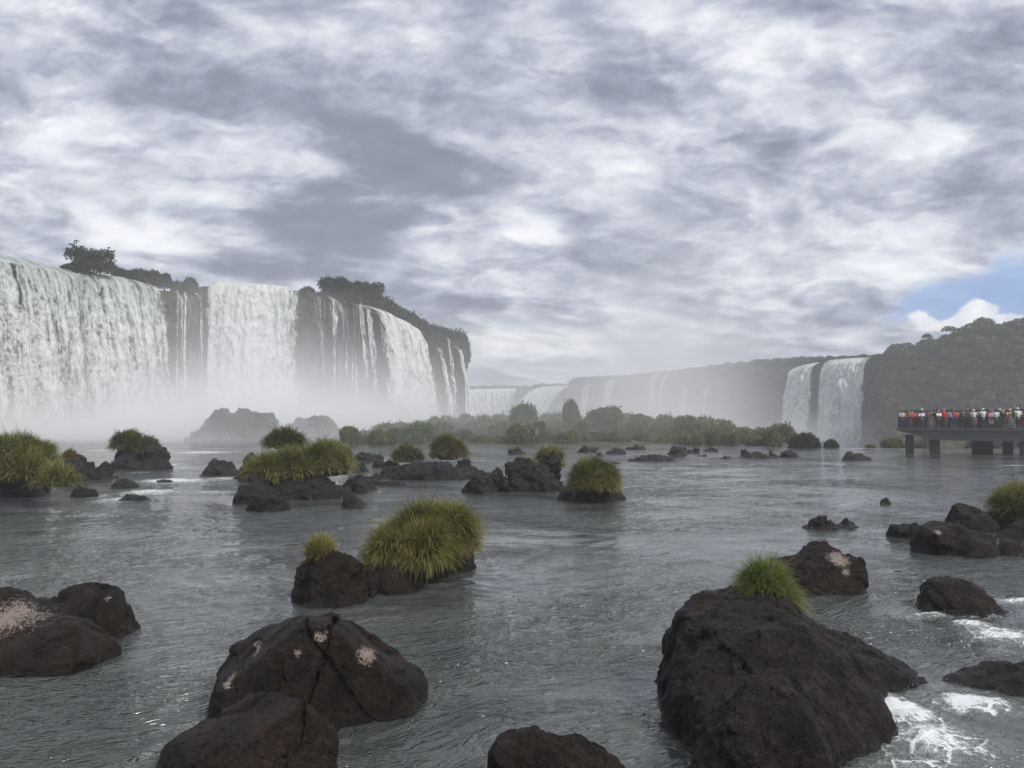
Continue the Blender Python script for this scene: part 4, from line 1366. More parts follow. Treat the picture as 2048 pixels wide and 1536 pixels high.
# island: a low rise of ground in mid river, covered in bushes
m, t, o = new_mat('island_soil')
n_ = noise(t, texco(t), .8, 5)
principled(t, o, Base_Color=mixc(t, n_, (.02, .028, .012), (.06, .07, .03)), Roughness=.95)
M_isl = m
gx, gy = np.meshgrid(np.linspace(-34, 44, 120), np.linspace(84, 140, 70), indexing='ij')
ex = ((gx - 5) / 37.0)
ey = ((gy - 110) / 24.0)
hh = np.clip(1 - ex ** 2 - ey ** 2, -.5, 1)
gz = -0.6 + 1.2 * np.sqrt(np.clip(hh, 0, 1)) + fbm(gx * .15, gy * .15, 0 * gx, 4, .55, 77) * .4 * sstep(0, .4, hh) - 2 * sstep(0, -.3, hh)
gz += 1.0 * np.exp(-((gx + 22) / 8) ** 2 - ((gy - 122) / 10) ** 2)
ii = np.arange(gx.size).reshape(gx.shape)
add('island', mesh_np('island', np.stack([gx, gy, gz], -1).reshape(-1, 3), np.stack([ii[:-1, :-1], ii[1:, :-1], ii[1:, 1:], ii[:-1, 1:]], -1).reshape(-1, 4), True, [M_isl]), kind='structure', label='low bushy island in the river')

IG = 'bushes on the low river island'
spec = [  # distinct bushes: columns, top, base, depth, label
    (1018, 1080, 808, 870, 104, SH, 'tall hazy bush with flat top standing above the island left of the columnar one', 'shrub'),
    (1122, 1160, 801, 865, 106, SH, 'tall columnar bush, highest on the island', 'shrub'),
    (1165, 1245, 817, 862, 108, SH, 'wide two humped bush right of the columnar bush', 'shrub'),
    (1255, 1305, 830, 862, 110, SH, 'small dark bush on the island skyline right of the two humped bush', 'shrub'),
    (1575, 1638, 867, 904, 84, SHD, 'dark round bush at the river lip before the twin falls', 'shrub'),
    (1645, 1677, 880, 903, 84, SHD, 'small dark dome bush right of the larger dark round one', 'shrub'),
    (1727, 1749, 889, 903, 84, SHG, 'tiny olive dome bush between the twin falls and the platform', 'shrub'),
    (1760, 1800, 878, 902, 90, SHG, 'loose straw coloured bush just left of the platform pier', 'shrub'),
    (1790, 1870, 882, 902, 94, SHG, 'low straw coloured scrub behind the first platform pier', 'shrub'),
    (1445, 1480, 868, 900, 90, SHG, 'round grassy bush on the shore near the island tip', 'shrub'),
    (1488, 1535, 873, 900, 90, SHG, 'round grassy bush next to the tip of the island', 'shrub'),
    (1370, 1408, 868, 897, 91, SHG, 'round grassy bush left of the pair by the island tip', 'shrub'),
    (1405, 1446, 862, 896, 92, SHG, 'taller round bush between two grassy balls on the island shore', 'shrub'),
    (1010, 1085, 850, 895, 92, SH, 'big rounded bush in front on the island, below the flat topped one', 'shrub'),
    (1060, 1090, 844, 872, 96, SHD, 'dark upright bush behind the big rounded island bush', 'shrub'),
    (800, 880, 846, 892, 96, SH, 'big hazy dome bush on the left part of the island', 'shrub'),
    (735, 775, 862, 895, 90, SH, 'hazy bush at the left end of the island shore', 'shrub'),
    (680, 725, 855, 890, 92, SH, 'faint hazy bush farthest left on the island', 'shrub'),
    (1525, 1565, 862, 902, 88, SHG, 'feathery pale grass bush at the very tip of the island', 'shrub'),
]
for k, (a, b_, yt, yb, Y, pr, lab, nm) in enumerate(spec):
    shrub(lab, a, b_, yt, yb, Y, pr, k, IG, nm)
g = np.random.default_rng(5)
k = 30
for row, (Y, yb, yt, c0, c1, step, lab) in enumerate([
        (94, 897, 866, 700, 1500, 32, 'small rounded hazy bush in the front row along the island shore'),
        (101, 892, 852, 700, 1530, 36, 'mid height hazy bush in the middle rows of the island'),
        (108, 884, 844, 740, 1500, 38, 'mid height hazy bush in the middle rows of the island'),
        (116, 876, 836, 880, 1460, 38, 'low hazy bush along the crest of the island skyline')]):
    x = c0
    while x < c1:
        w = step * g.uniform(.8, 1.5)
        top = yt + g.uniform(-7, 9)
        if row == 3:
            top = 832 + 40 * max(0, (x - 1330) / 200.) ** 1.5 + g.uniform(-4, 4)
        if row == 2 and x > 1300:
            top = 838 + 30 * ((x - 1300) / 200.) ** 1.5 + g.uniform(-6, 6)
        shrub(lab, x, x + w * 1.25, top, yb + 3, Y + g.uniform(-2, 2), SHG if x > 1240 else SH, k, IG)
        k += 1
        x += w * .85

# rocks in the mist behind
M_rock3 = rock_mat('misty_basalt', (0.018, 0.020, 0.018), (0.05, 0.055, 0.045))
HG = 'big misty rocks below the near falls'
rock('boulder', 'huge flat topped block looming in the spray below the broad fall', [lump_px(375, 560, 822, 880, .7, 211, h=(.8, .95), z0=0), lump_px(470, 562, 824, 880, .8, 212, h=(.85, .97)), lump_px(352, 420, 845, 882, .7, 213)], .22, seed=111, low=.4, fine=.4, fr=.5, mat=M_rock3, group=HG, k=.5)
rock('boulder', 'misty hump of rock right of the flat topped block', [lump_px(560, 700, 838, 878, .6, 214), lump_px(610, 672, 836, 878, .7, 215)], .24, seed=112, low=.4, fine=.4, fr=.5, mat=M_rock3, group=HG, k=.5)
rock('boulder', 'green grey mound rising in mist before the arched fall', [lump_px(690, 860, 806, 862, .5, 216), lump_px(740, 800, 803, 860, .6, 217), lump_px(800, 900, 835, 862, .5, 218)], .3, seed=113, low=.5, fine=.5, fr=.4, mat=M_cliff, group=HG, k=.8)

# ---------------- clifftop trees and bushes
def tree(label, px, ybase, ytop, w_px, Y, seed, mat, n=5200, size=.17, group=None, cat='tree', name='tree', nbr=11):
    g = np.random.default_rng(seed)
    b0 = at_y(px, ybase, Y)
    H = at_y(px, ytop, Y)[2] - b0[2]
    R = w_px / 2 / F * Y
    ells, br = [], [tube([(0, 0, -1.0), (.04 * H, .03 * H, H * .3), (-.02 * H, 0, H * .6), (0, 0, H * .85)], (.07 * H * .6, .055 * H * .6, .035 * H * .6, .01 * H), 8)]
    for i in range(nbr):
        a = 2.4 * i + g.uniform(-.4, .4)
        q = np.array((math.cos(a) * R * g.uniform(.35, .75), math.sin(a) * R * .8 * g.uniform(.35, .75), H * g.uniform(.22, .82)))
        r = R * g.uniform(.26, .46)
        ells.append((q, (r, r, min(r * .8, H * .3))))
        br.append(tube([(0, 0, H * .25), q * np.array((.5, .5, .75)), q], (.022 * H, .015 * H, .006 * H), 5))
    ells.append(((0, 0, H * .40), (R * .7, R * .6, H * .42)))
    root = add(name, None, loc=b0, label=label, category=cat, group=group)
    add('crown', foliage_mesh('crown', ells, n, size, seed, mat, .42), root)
    tv, tq = merge(br)
    add('trunk', mesh_np('trunk', tv, tq, True, [M_bark]), root)
    return root


TG = 'trees and bushes on the rim of the near cliff'
tree('dark spreading bush alone on the fall lip, under the slender tree', 178, 550, 500, 96, 134, 1, M_leafd, 4200, .27, TG)
tree('dark bushy tree left of the pair above the arched fall', 672, 600, 556, 84, 168, 2, M_leafd, 5200, .27, TG)
tree('dark bushy tree right of the pair above the arched fall', 728, 606, 562, 96, 176, 3, M_leafd, 5600, .27, TG)
# slender tree with umbrella leaves
b0 = at_y(152, 530, 135.0)
root = add('slender_tree', None, loc=b0, label='slender tree with a few umbrella leaves above the dark lip bush', category='tree', group=TG)
tv, tq = merge([tube([(0, 0, 0), (.1, 0, 2.2), (0, 0, 4.3)], (.09, .07, .04)), tube([(.05, 0, 3.0), (-.7, .1, 3.5), (-1.0, .1, 3.7)], (.05, .04, .03)), tube([(.05, 0, 2.6), (.6, 0, 3.0), (1.0, .1, 3.25)], (.05, .04, .03))])
add('trunk', mesh_np('trunk', tv, tq, True, [M_bark]), root)
VV, QQ, off = [], [], 0
for c, s in (((0, 0, 4.4), .62), ((-1.05, .1, 3.8), .62), ((1.05, .1, 3.35), .5), ((-.45, .3, 4.15), .4)):
    for i in range(9):
        a = 2 * math.pi * i / 9
        d = np.array((math.cos(a), math.sin(a), 0)); e = np.array((-d[1], d[0], 0))
        c_ = np.array(c)
        VV += [c_, c_ + d * s * .5 + e * s * .2 + (0, 0, .02), c_ + d * s - (0, 0, s * .45), c_ + d * s * .5 - e * s * .2 + (0, 0, .02)]
        QQ.append((off, off + 1, off + 2, off + 3)); off += 4
add('crown', mesh_np('crown', VV, QQ, False, [M_leafd], {'tint': np.full(len(VV), .3)}), root)

Lr = np.array(LEFT[:19])
lcols = 1024 + Lr[:, 0] / Lr[:, 1] * F
for i, (px, w, yt, yb, lab) in enumerate([
        (137, 40, 528, 545, 'low dark scrub at the left foot of the dark spreading lip bush'), (235, 34, 537, 560, 'small round bush right of the dark spreading lip bush'), (272, 44, 539, 570, 'brown green bush at the rim above the end of the widest curtain'), (300, 46, 542, 574, 'largest of the rim bushes above the end of the widest curtain'),
        (325, 30, 548, 578, 'rim bush nearest the mossy gap'), (376, 34, 557, 588, 'dark low bush on the rim above the mossy gap'), (350, 26, 562, 590, 'small dark bush hanging at the mossy gap'),
        (613, 34, 574, 606, 'dark bush at the right end of the broad bright fall'), (640, 40, 584, 615, 'dark scrub hanging over the cliff by the single white thread'), (668, 40, 590, 622, 'dark scrub hanging right of the single white thread'),
        (700, 40, 590, 612, 'dense scrub under the pair of dark trees'), (745, 50, 590, 616, 'dark scrub under the right tree of the pair'), (768, 50, 596, 632, 'dark bush stepping down right of the dark trees')]):
    shrub(lab, px - w / 2, px + w / 2, yt, yb, np.interp(px, lcols, Lr[:, 1]) + 1.0, SHD, 60 + i, TG)
for i, (px, w, yt, yb) in enumerate([(790, 44, 612, 650), (806, 46, 620, 668), (822, 44, 628, 690), (838, 44, 638, 690), (852, 46, 648, 690), (868, 42, 652, 692), (882, 42, 656, 700), (896, 44, 660, 706), (910, 38, 664, 712),
                                     (921, 42, 664, 738), (812, 40, 650, 712), (828, 36, 670, 730), (904, 34, 690, 745), (914, 32, 702, 778), (842, 30, 668, 712), (862, 30, 676, 706), (880, 32, 682, 720)]):
    shrub('dark green scrub clothing the stepped cliff edge right of the arched fall' if i < 6 else 'dark green scrub hanging off the overhanging cliff tip', px - w / 2, px + w / 2, yt, yb,
          np.interp(px, lcols, Lr[:, 1]) + (0.0 if i < 10 else -1.5), SHD, 80 + i, TG)

# ---------------- far woods: a mass nobody could count
m, t, o = new_mat('forest_leaves')
a_ = attr(t, 'tint')
principled(t, o, Base_Color=mixc(t, a_, (.020, .028, .012), (.115, .125, .050)), Roughness=.8, Specular_IOR_Level=.2)
M_forest = m
g = np.random.default_rng(21)
R_, ur = resample(RIGHT, 400)
ro = outward(R_)
cen = []
for i in range(2600):
    j = int(g.uniform(150, 370))
    q = R_[j]
    colx = 1024 + q[0] / q[1] * F
    if colx < 1790 and g.uniform() < .55:
        # fringe along the rim only
        b = -g.uniform(0, 14)
        c = np.array((q[0] + ro[j, 0] * b, q[1] + ro[j, 1] * b, q[2] + g.uniform(-.5, 1.0)))
        s = g.uniform(1.0, 2.0)
    else:
        if colx < 1760:
            continue
        k_ = g.uniform(0, 1)
        b = 6 * k_ + 42 * (1 - k_)
        top = q[2] + 4 * sstep(1775, 1815, colx) + 4.5 * sstep(1820, 1990, colx)
        z = -8 + (top + 8) * k_ ** .85
        c = np.array((q[0] + ro[j, 0] * b, q[1] + ro[j, 1] * b, z))
        c[2] -= 2.0 * (colx < 1845)
        if 1024 + c[0] / c[1] * F < 1778 - 14 * (1 - k_):
            continue
        s = g.uniform(1.2, 2.7)
    cen.append((c, s))
VV, QQ, TT = [], [], []
off = 0
for c, s in cen:
    n = 150
    u = g.normal(size=(n, 3)); u /= np.linalg.norm(u, axis=1)[:, None]
    u[:, 2] = np.abs(u[:, 2]) * .9 - .2
    P = c + u * s * g.uniform(.75, 1.1, (n, 1)) * np.array((1, 1, .85))
    a = u + g.normal(size=(n, 3)) * .5
    a /= np.linalg.norm(a, axis=1)[:, None]
    b = np.cross(a, g.normal(size=(n, 3))); b /= np.linalg.norm(b, axis=1)[:, None]
    d = np.cross(a, b)
    w = s * .17 * g.uniform(.6, 1.4, (n, 1))
    VV.append(np.stack([P - b * w, P + d * w * .7, P + b * w, P - d * w * .7], 1).reshape(-1, 3))
    QQ.append(np.arange(4 * n).reshape(-1, 4) + off); off += 4 * n
    TT.append(np.clip(g.uniform(.2, .75) + np.repeat(g.normal(0, .15, n), 4), 0, 1))
add('forest', mesh_np('forest', np.concatenate(VV), np.concatenate(QQ), False, [M_forest], {'tint': np.concatenate(TT)}), kind='stuff', label='hazy forest on the far gorge wall and hill')
# the hill under that forest
hs = []
for k_ in np.linspace(0, 1, 14):
    b = 5 * k_ + 40 * (1 - k_)
    sel = np.nonzero(1024 + R_[:, 0] / R_[:, 1] * F > 1768)[0]
    q = R_[sel]
    cx = 1024 + q[:, 0] / q[:, 1] * F
    top = q[:, 2] - 1.0 + 4 * sstep(1775, 1815, cx) + 4.5 * sstep(1820, 1990, cx)
    z = -11 + (top + 10) * k_ ** .85
    b = b * sstep(1768, 1850, cx)
    hs.append(np.stack([q[:, 0] + ro[sel, 0] * b, q[:, 1] + ro[sel, 1] * b, z + fbm(ur[sel] * .1, 0 * z + k_ * 6, 0 * z, 3, .5, 4)], 1))
for ext in (60, 160):
    q = hs[13].copy(); q[:, 0] += ext * .55; q[:, 1] += ext * .83; q[:, 2] -= 1
    hs.append(q)
H_ = np.stack(hs)
ii = np.arange(H_.shape[0] * H_.shape[1]).reshape(H_.shape[:2])
add('hill', mesh_np('hill', H_.reshape(-1, 3), np.stack([ii[:-1, :-1], ii[:-1, 1:], ii[1:, 1:], ii[1:, :-1]], -1).reshape(-1, 4), True, [M_cliff]), kind='structure', label='wooded hill behind the platform')
# far tree line beyond the end of the gorge
VV, QQ, TT, off = [], [], [], 0
for i in range(260):
    px = g.uniform(900, 1165)
    Y = g.uniform(700, 730) if px < 1070 else g.uniform(580, 640)
    c = at_y(px, 779 if px < 1070 else 776, Y) + np.array((0, 0, g.uniform(-1, .5)))
    s = g.uniform(1.6, 3.6)
    n = 50
    u = g.normal(size=(n, 3)); u /= np.linalg.norm(u, axis=1)[:, None]
    P = c + u * s * np.array((1, 1, .9))
    b = g.normal(size=(n, 3)); b /= np.linalg.norm(b, axis=1)[:, None]
    d = np.cross(b, g.normal(size=(n, 3))); d /= np.linalg.norm(d, axis=1)[:, None]
    w = s * .35
    VV.append(np.stack([P - b * w, P + d * w * .7, P + b * w, P - d * w * .7], 1).reshape(-1, 3))
    QQ.append(np.arange(4 * n).reshape(-1, 4) + off); off += 4 * n
    TT.append(np.full(4 * n, g.uniform(.1, .5)))
add('treeline', mesh_np('treeline', np.concatenate(VV), np.concatenate(QQ), False, [M_forest], {'tint': np.concatenate(TT)}), kind='stuff', label='far tree line beyond the end of the gorge')

# =================================================================== PLATFORM
M_conc = plain_mat('concrete', (0.085, 0.088, 0.088), .9, .3, 2.0)
M_concd = plain_mat('wet_concrete', (0.05, 0.052, 0.053), .8, .3, 2.0)
M_metal = plain_mat('railing_metal', (0.025, 0.03, 0.032), .5, .2, 8.0)
M_panel = plain_mat('railing_mesh', (0.02, 0.023, 0.025), .6, .2, 8.0)


def boxes(bs, bev=0.0):
    """boxes as (x0, x1, y0, y1, z0, z1)"""
    VV, QQ = [], []
    for i, (x0, x1, y0, y1, z0, z1) in enumerate(bs):
        VV += [(x0, y0, z0), (x1, y0, z0), (x1, y1, z0), (x0, y1, z0), (x0, y0, z1), (x1, y0, z1), (x1, y1, z1), (x0, y1, z1)]
        k = 8 * i
        QQ += [(k, k + 3, k + 2, k + 1), (k + 4, k + 5, k + 6, k + 7), (k, k + 1, k + 5, k + 4), (k + 1, k + 2, k + 6, k + 5), (k + 2, k + 3, k + 7, k + 6), (k + 3, k, k + 4, k + 7)]
    return VV, QQ


def box_mesh(name, bs, mat, bev=0.03):
    V, Q = boxes(bs)
    me = mesh_np(name, V, Q, False, [mat])
    if bev:
        import bmesh
        bm = bmesh.new()
        bm.from_mesh(me)
        bmesh.ops.bevel(bm, geom=list(bm.edges), offset=bev, segments=2, affect='EDGES')
        bm.to_mesh(me)
        bm.free()
    return me


# local frame: x along the river-side edge (away from the free end), y to the rear, z up from the water
A_ = at_z(1796, 857, 2.36); A_ = np.array((A_[0], A_[1]))
Yend = 72.0
pA = at_y(1796, 857, Yend); pB = at_y(2048, 858, 67.5)
ang = math.atan2(pB[1] - pA[1], pB[0] - pA[0])
DECK = pA[2]
plat = add('viewing_platform', None, loc=(pA[0], pA[1], 0), rz=ang, label='long concrete viewing platform on piers, crowded with visitors behind dark railings', category='platform')
LEN, DEP = 26.0, 7.0
import bmesh
bm = bmesh.new()
prof = [(0.0, DECK - .18), (0.0, DECK), (LEN, DECK), (LEN, DECK - 1.05), (3.2, DECK - 1.05), (2.0, DECK - .80), (1.6, DECK - .62), (0.25, DECK - .28)]
f0 = [bm.verts.new((x, 0, z)) for x, z in prof]
f1_ = [bm.verts.new((x, DEP, z)) for x, z in prof]
bm.faces.new(f0); bm.faces.new(f1_[::-1])
for i in range(len(prof)):
    j = (i + 1) % len(prof)
    bm.faces.new((f0[j], f0[i], f1_[i], f1_[j]))
bmesh.ops.recalc_face_normals(bm, faces=bm.faces)
me = bpy.data.meshes.new('deck'); bm.to_mesh(me); bm.free(); me.materials.append(M_conc)
add('deck', me, plat)
add('deck_edge', box_mesh('deck_edge', [(-.10, LEN, -.14, -.002, DECK - .17, DECK + .03), (-.14, -.002, 0.0, DEP, DECK - .17, DECK + .03)], M_conc, .02), plat)
def local_x(px, back):
    """how far along the rail line a photo column lies, for a line set back from the edge"""
    o0 = pA[:2] + np.array((-math.sin(ang), math.cos(ang))) * back
    k_ = (px - 1024) / F
    return (k_ * o0[1] - o0[0]) / (math.cos(ang) - k_ * math.sin(ang))


for (p0, p1, y0, dp) in ((1809, 1826, 1.5, .8), (1857, 1878, .9, 1.0), (2040, 2070, .4, 1.2), (1942, 1984, 5.4, .9), (2004, 2024, 5.6, .9), (2150, 2180, .5, 1.2), (2120, 2150, 5.4, 1)):
    x0, x1 = local_x(p0, y0), local_x(p1, y0)
    add('pier', box_mesh('pier', [(x0, x1, y0, y0 + dp, -1.2, DECK - .62 if p0 < 1815 else DECK - 1.048)], M_concd, .06), plat)
RH = 1.08


def rail(name, x0, y0, x1, y1, n, bars):
    r_ = add(name, None, plat)
    dxy = np.array((x1 - x0, y1 - y0)); Lr_ = np.linalg.norm(dxy); d = dxy / Lr_
    rot = math.atan2(d[1], d[0])
    def put(nm, me):
        o_ = add(nm, me, r_); o_.location = (x0, y0, DECK); o_.rotation_euler = (0, 0, rot); return o_
    put('top_rail', box_mesh('top_rail', [(0, Lr_, -.035, .035, RH - .06, RH)], M_metal, .012))
    put('bottom_rail', box_mesh('bottom_rail', [(0, Lr_, -.02, .02, .10, .14)], M_metal, 0))
    bs = []
    x = bars
    while x < Lr_:
        bs.append((x - .014, x + .014, -.010, .010, .142, RH - .062)); x += bars
    for zz in np.arange(.26, RH - .1, .12):
        bs.append((0.02, Lr_ - .02, -.0155, -.0115, zz - .012, zz + .012))
    put('mesh_panel', box_mesh('mesh_panel', bs, M_panel, 0))
    pm = box_mesh('post', [(-.035, .035, -.045, .045, .032, RH + .02)], M_metal, .01)
    for i in range(n + 1):
        o_ = add('post', pm, r_); p_ = np.array((x0, y0)) + d * Lr_ * i / n; o_.location = (p_[0], p_[1] - .0005 * i, DECK)


rail('railing', .05, -.05, LEN, -.05, 14, .085)
rail('railing', .05, DEP - .1, .05, .12, 4, .085)
rail('railing', LEN, DEP - .1, .12, DEP - .1, 14, .085)

# old stone embankment seen through the piers
m, t, o = new_mat('weathered_stone')
co = texco(t)
n1_ = noise(t, co, 1.2, 5); n2_ = noise(t, scaled(t, co, (1, 1, .2)), 3.0, 4)
principled(t, o, Base_Color=mixc(t, (n1_ * .6 + n2_ * .5).step(.35, .75), (.20, .18, .14), (.07, .065, .055)), Roughness=.9)
add('embankment_wall', None, loc=(at_y(1905, 890, 83)[0], 83, 0), label='weathered beige stone wall seen between the platform piers', category='wall')
wall = [o_ for o_ in bpy.data.objects if o_.name == 'embankment_wall'][0]
me = box_mesh('masonry', [(-2.2, 1.6, 0, 2, -1.5, 1.35)], m, .08); add('masonry', me, wall)
me = box_mesh('coping', [(-2.3, 1.7, -.1, 2.1, 1.353, 1.5)], M_conc, .03); add('coping', me, wall)
rock('boulder', 'dark rough bank of rock beneath the rear of the platform', [lump_px(1870, 2080, 884, 896, .5, 301)], .16, seed=120, low=.25, fine=.2, mat=M_rock2)

# =================================================================== PEOPLE
def cap_sdf(X, Y, Z, a, b, ra, rb):
    a, b = np.array(a, float), np.array(b, float)
    d = b - a
    L2 = (d * d).sum()
    t_ = np.clip(((X - a[0]) * d[0] + (Y - a[1]) * d[1] + (Z - a[2]) * d[2]) / max(L2, 1e-9), 0, 1)
    q = np.sqrt((X - a[0] - t_ * d[0]) ** 2 + (Y - a[1] - t_ * d[1]) ** 2 + (Z - a[2] - t_ * d[2]) ** 2)
    return q - (ra + (rb - ra) * t_)


def sdf_mesh(caps, res, k=.03, sq=(1, 1)):
    P = np.array([c[0] for c in caps] + [c[1] for c in caps])
    R = max(max(c[2], c[3]) for c in caps)
    lo, hi = P.min(0) - R - .04, P.max(0) + R + .04
    ax = [np.arange(lo[i], hi[i] + res, res) for i in range(3)]
    X, Y, Z = np.meshgrid(*ax, indexing='ij')
    D = None
    for c in caps:
        d = cap_sdf(X, Y, Z, *c)
        if D is None:
            D = d
        else:
            hh = np.clip(.5 + .5 * (D - d) / k, 0, 1)
            D = D * (1 - hh) + d * hh - k * hh * (1 - hh)
    return surface_nets(D, lo, res)


SKINS = [plain_mat('skin_light', (.50, .31, .22), .6, .05), plain_mat('skin_tan', (.34, .19, .12), .6, .05), plain_mat('skin_brown', (.15, .08, .05), .6, .05)]
M_feat = plain_mat('face_features', (.05, .025, .02), .5, .05)
M_shoe = plain_mat('shoes', (.05, .05, .05), .6, .1)
_mats = {}


def cloth(nm, col):
    if nm not in _mats:
        _mats[nm] = plain_mat('cloth_' + nm, col, .85, .12, 12)
    return _mats[nm]


def person_proto(pose, fem=False):
    """facing -y; returns meshes: body, shirt, trousers, shorts, hair, long_hair, cap, phone"""
    s = {}
    shz = 1.40
    sw_ = .165 if fem else .19
    hipw = .095
    legs = {'stand': ((0, .02), (0, -.02)), 'lean': ((.0, .10), (.03, -.02)), 'stride': ((0, .14), (0, -.16))}.get(pose, ((0, .03), (0, -.03)))
    ty = -.10 if pose == 'lean' else 0.0                    # torso pitch
    hips = [np.array((x, 0, .92)) for x in (-hipw, hipw)]
    feet = [np.array((-.11 - legs[0][0], legs[0][1], .08)), np.array((.11 + legs[1][0], legs[1][1], .08))]
    knees = [(h + f) / 2 + np.array((0, -.025, 0)) for h, f in zip(hips, feet)]
    chest = np.array((0, ty, 1.26)); neck = np.array((0, ty * 1.15, 1.44)); head = np.array((0, ty * 1.3 - .015, 1.60))
    sh = [np.array((-sw_, ty, shz)), np.array((sw_, ty, shz))]
    arm = {'stand': [((-.05, .02, -.28), (.02, -.06, -.25)), ((.05, .02, -.28), (-.02, -.06, -.25))],
           'rail': [((-.06, -.10, -.26), (.05, -.23, -.06)), ((.06, -.10, -.26), (-.05, -.23, -.06))],
           'lean': [((-.06, -.12, -.25), (.10, -.22, -.02)), ((.06, -.12, -.25), (-.10, -.22, -.02))],
           'photo': [((-.08, -.16, -.22), (.14, -.14, .20)), ((.08, -.16, -.22), (-.12, -.14, .20))],
           'raise': [((-.05, .02, -.28), (.02, -.08, -.25)), ((.10, -.08, .25), (-.03, -.08, .27))],
           'stride': [((-.05, -.08, -.27), (.0, -.14, -.21)), ((.05, .10, -.27), (0, -.02, -.25))],
           'cross': [((-.07, -.05, -.27), (.22, -.14, .02)), ((.07, -.05, -.27), (-.22, -.15, .05))]}[pose]
    elb = [sh[i] + np.array(arm[i][0]) for i in (0, 1)]
    wri = [elb[i] + np.array(arm[i][1]) for i in (0, 1)]
    body = [((0, 0, .95), (0, ty * .5, 1.10), .125, .115), ((0, ty * .5, 1.10), chest, .115, .13), (chest, (0, ty, 1.36), .13, .10), (sh[0], sh[1], .062, .062), (neck + (0, 0, -.06), head + (0, 0, -.04), .052, .05),
            (head + (0, .01, .03), head + (0, -.012, -.055), .092, .066), (head + (0, -.085, 0.0), head + (0, -.10, -.025), .010, .015)]
    for e in (-1, 1):
        body.append((head + (e * .088, .0, .01), head + (e * .09, .005, -.02), .016, .012))
    for i in (0, 1):
        body += [(hips[i], knees[i], .088, .058), (knees[i], feet[i], .058, .036), (feet[i] + (0, .03, -.035), feet[i] + (0, -.15, -.045), .038, .034),
                 (sh[i], elb[i], .052, .040), (elb[i], wri[i], .040, .026)]
        d = wri[i] - elb[i]; d = d / np.linalg.norm(d)
        body.append((wri[i], wri[i] + d * .075, .030, .034))
    V, Q = sdf_mesh(body, .0165, .028)
    parts = [(V, Q)]
    for i in (0, 1):
        d = wri[i] - elb[i]; d = d / np.linalg.norm(d)
        side = np.cross(d, (0, -1, .2)); side /= np.linalg.norm(side)
        bend = np.cross(side, d)
        for j, L in enumerate((.065, .075, .07, .055)):
            b_ = wri[i] + d * .085 + side * (j - 1.5) * .018
            parts.append(tube([b_, b_ + d * L * .5 + bend * .006, b_ + d * L * .9 + bend * .025], (.0095, .0085, .006), 5))
        b_ = wri[i] + d * .03 + side * .03
        parts.append(tube([b_, b_ + (d + side) * .025, b_ + d * .055 + side * .034 + bend * .01], (.012, .010, .007), 5))
    V, Q = merge(parts)
    cenf = V[Q].mean(1)
    mi = np.zeros(len(Q), int)
    for e in (-1, 1):
        mi[np.linalg.norm(cenf - (head + (e * .034, -.083, .012)), axis=1) < .018] = 1
    mi[np.linalg.norm((cenf - (head + (0, -.075, -.062))) * (.6, 1, 1.6), axis=1) < .02] = 1
    mi[cenf[:, 2] < .075] = 2
    s['body'] = (V, Q, mi)
    shirt = [((0, 0, .90), (0, ty * .5, 1.10), .142, .135), ((0, ty * .5, 1.10), chest, .135, .15), (chest, (0, ty, 1.37), .15, .112), (sh[0], sh[1], .078, .078)]
    for i in (0, 1):
        shirt.append((sh[i], sh[i] + (elb[i] - sh[i]) * .72, .070, .066))
    s['shirt'] = sdf_mesh(shirt, .02, .03)
    sl = list(shirt)
    for i in (0, 1):
        sl += [(sh[i], elb[i], .068, .055), (elb[i], elb[i] + (wri[i] - elb[i]) * .9, .055, .042)]
    s['jacket'] = sdf_mesh(sl, .02, .03)
    tr_ = [((0, 0, .98), (0, 0, .93), .140, .142)]
    so = list(tr_)
    for i in (0, 1):
        tr_ += [(hips[i], knees[i], .105, .078), (knees[i], feet[i] + (0, 0, .02), .078, .062)]
        so += [(hips[i], hips[i] + (knees[i] - hips[i]) * .95, .108, .098)]
    s['trousers'] = sdf_mesh(tr_, .02, .03)
    s['shorts'] = sdf_mesh(so, .02, .03)
    s['hair'] = sdf_mesh([(head + (0, .012, .045), head + (0, .03, .0), .098, .085)], .016, .02)
    s['long_hair'] = sdf_mesh([(head + (0, .012, .045), head + (0, .03, .0), .098, .09), (head + (0, .04, -.03), head + (0, .075, -.24), .085, .06)], .016, .03)
    capv, capq = sdf_mesh([(head + (0, .0, .05), head + (0, .02, .055), .100, .098), (head + (0, -.08, .045), head + (0, -.15, .035), .05, .035)], .016, .02)
    capv[:, 2] = np.where((capv[:, 1] < head[1] - .10), head[2] + .045 + (capv[:, 2] - head[2] - .045) * .25, np.maximum(capv[:, 2], head[2] + .02))
    s['cap'] = (capv, capq)
    ph = (wri[1] + (wri[1] - elb[1]) / np.linalg.norm(wri[1] - elb[1]) * .12)
    bv, bq = boxes([(ph[0] - .075, ph[0] + .075, ph[1] - .012, ph[1] + .004, ph[2] - .01, ph[2] + .07)])
    s['phone'] = (np.array(bv), np.array(bq))
    return s


PROTO = {}


def proto_mesh(pose, fem, part):
    key = (pose, fem)
    if key not in PROTO:
        PROTO[key] = {'_raw': person_proto(pose, fem)}
    if part not in PROTO[key]:
        raw = PROTO[key]['_raw'][part]
        me = mesh_np(part, raw[0], raw[1], True, [M_feat, M_feat, M_shoe] if part == 'body' else [M_feat], midx=raw[2] if part == 'body' else None)
        PROTO[key][part] = me
    return PROTO[key][part]


def dress(obj_, mat):
    obj_.material_slots[0].link = 'OBJECT'
    obj_.material_slots[0].material = mat


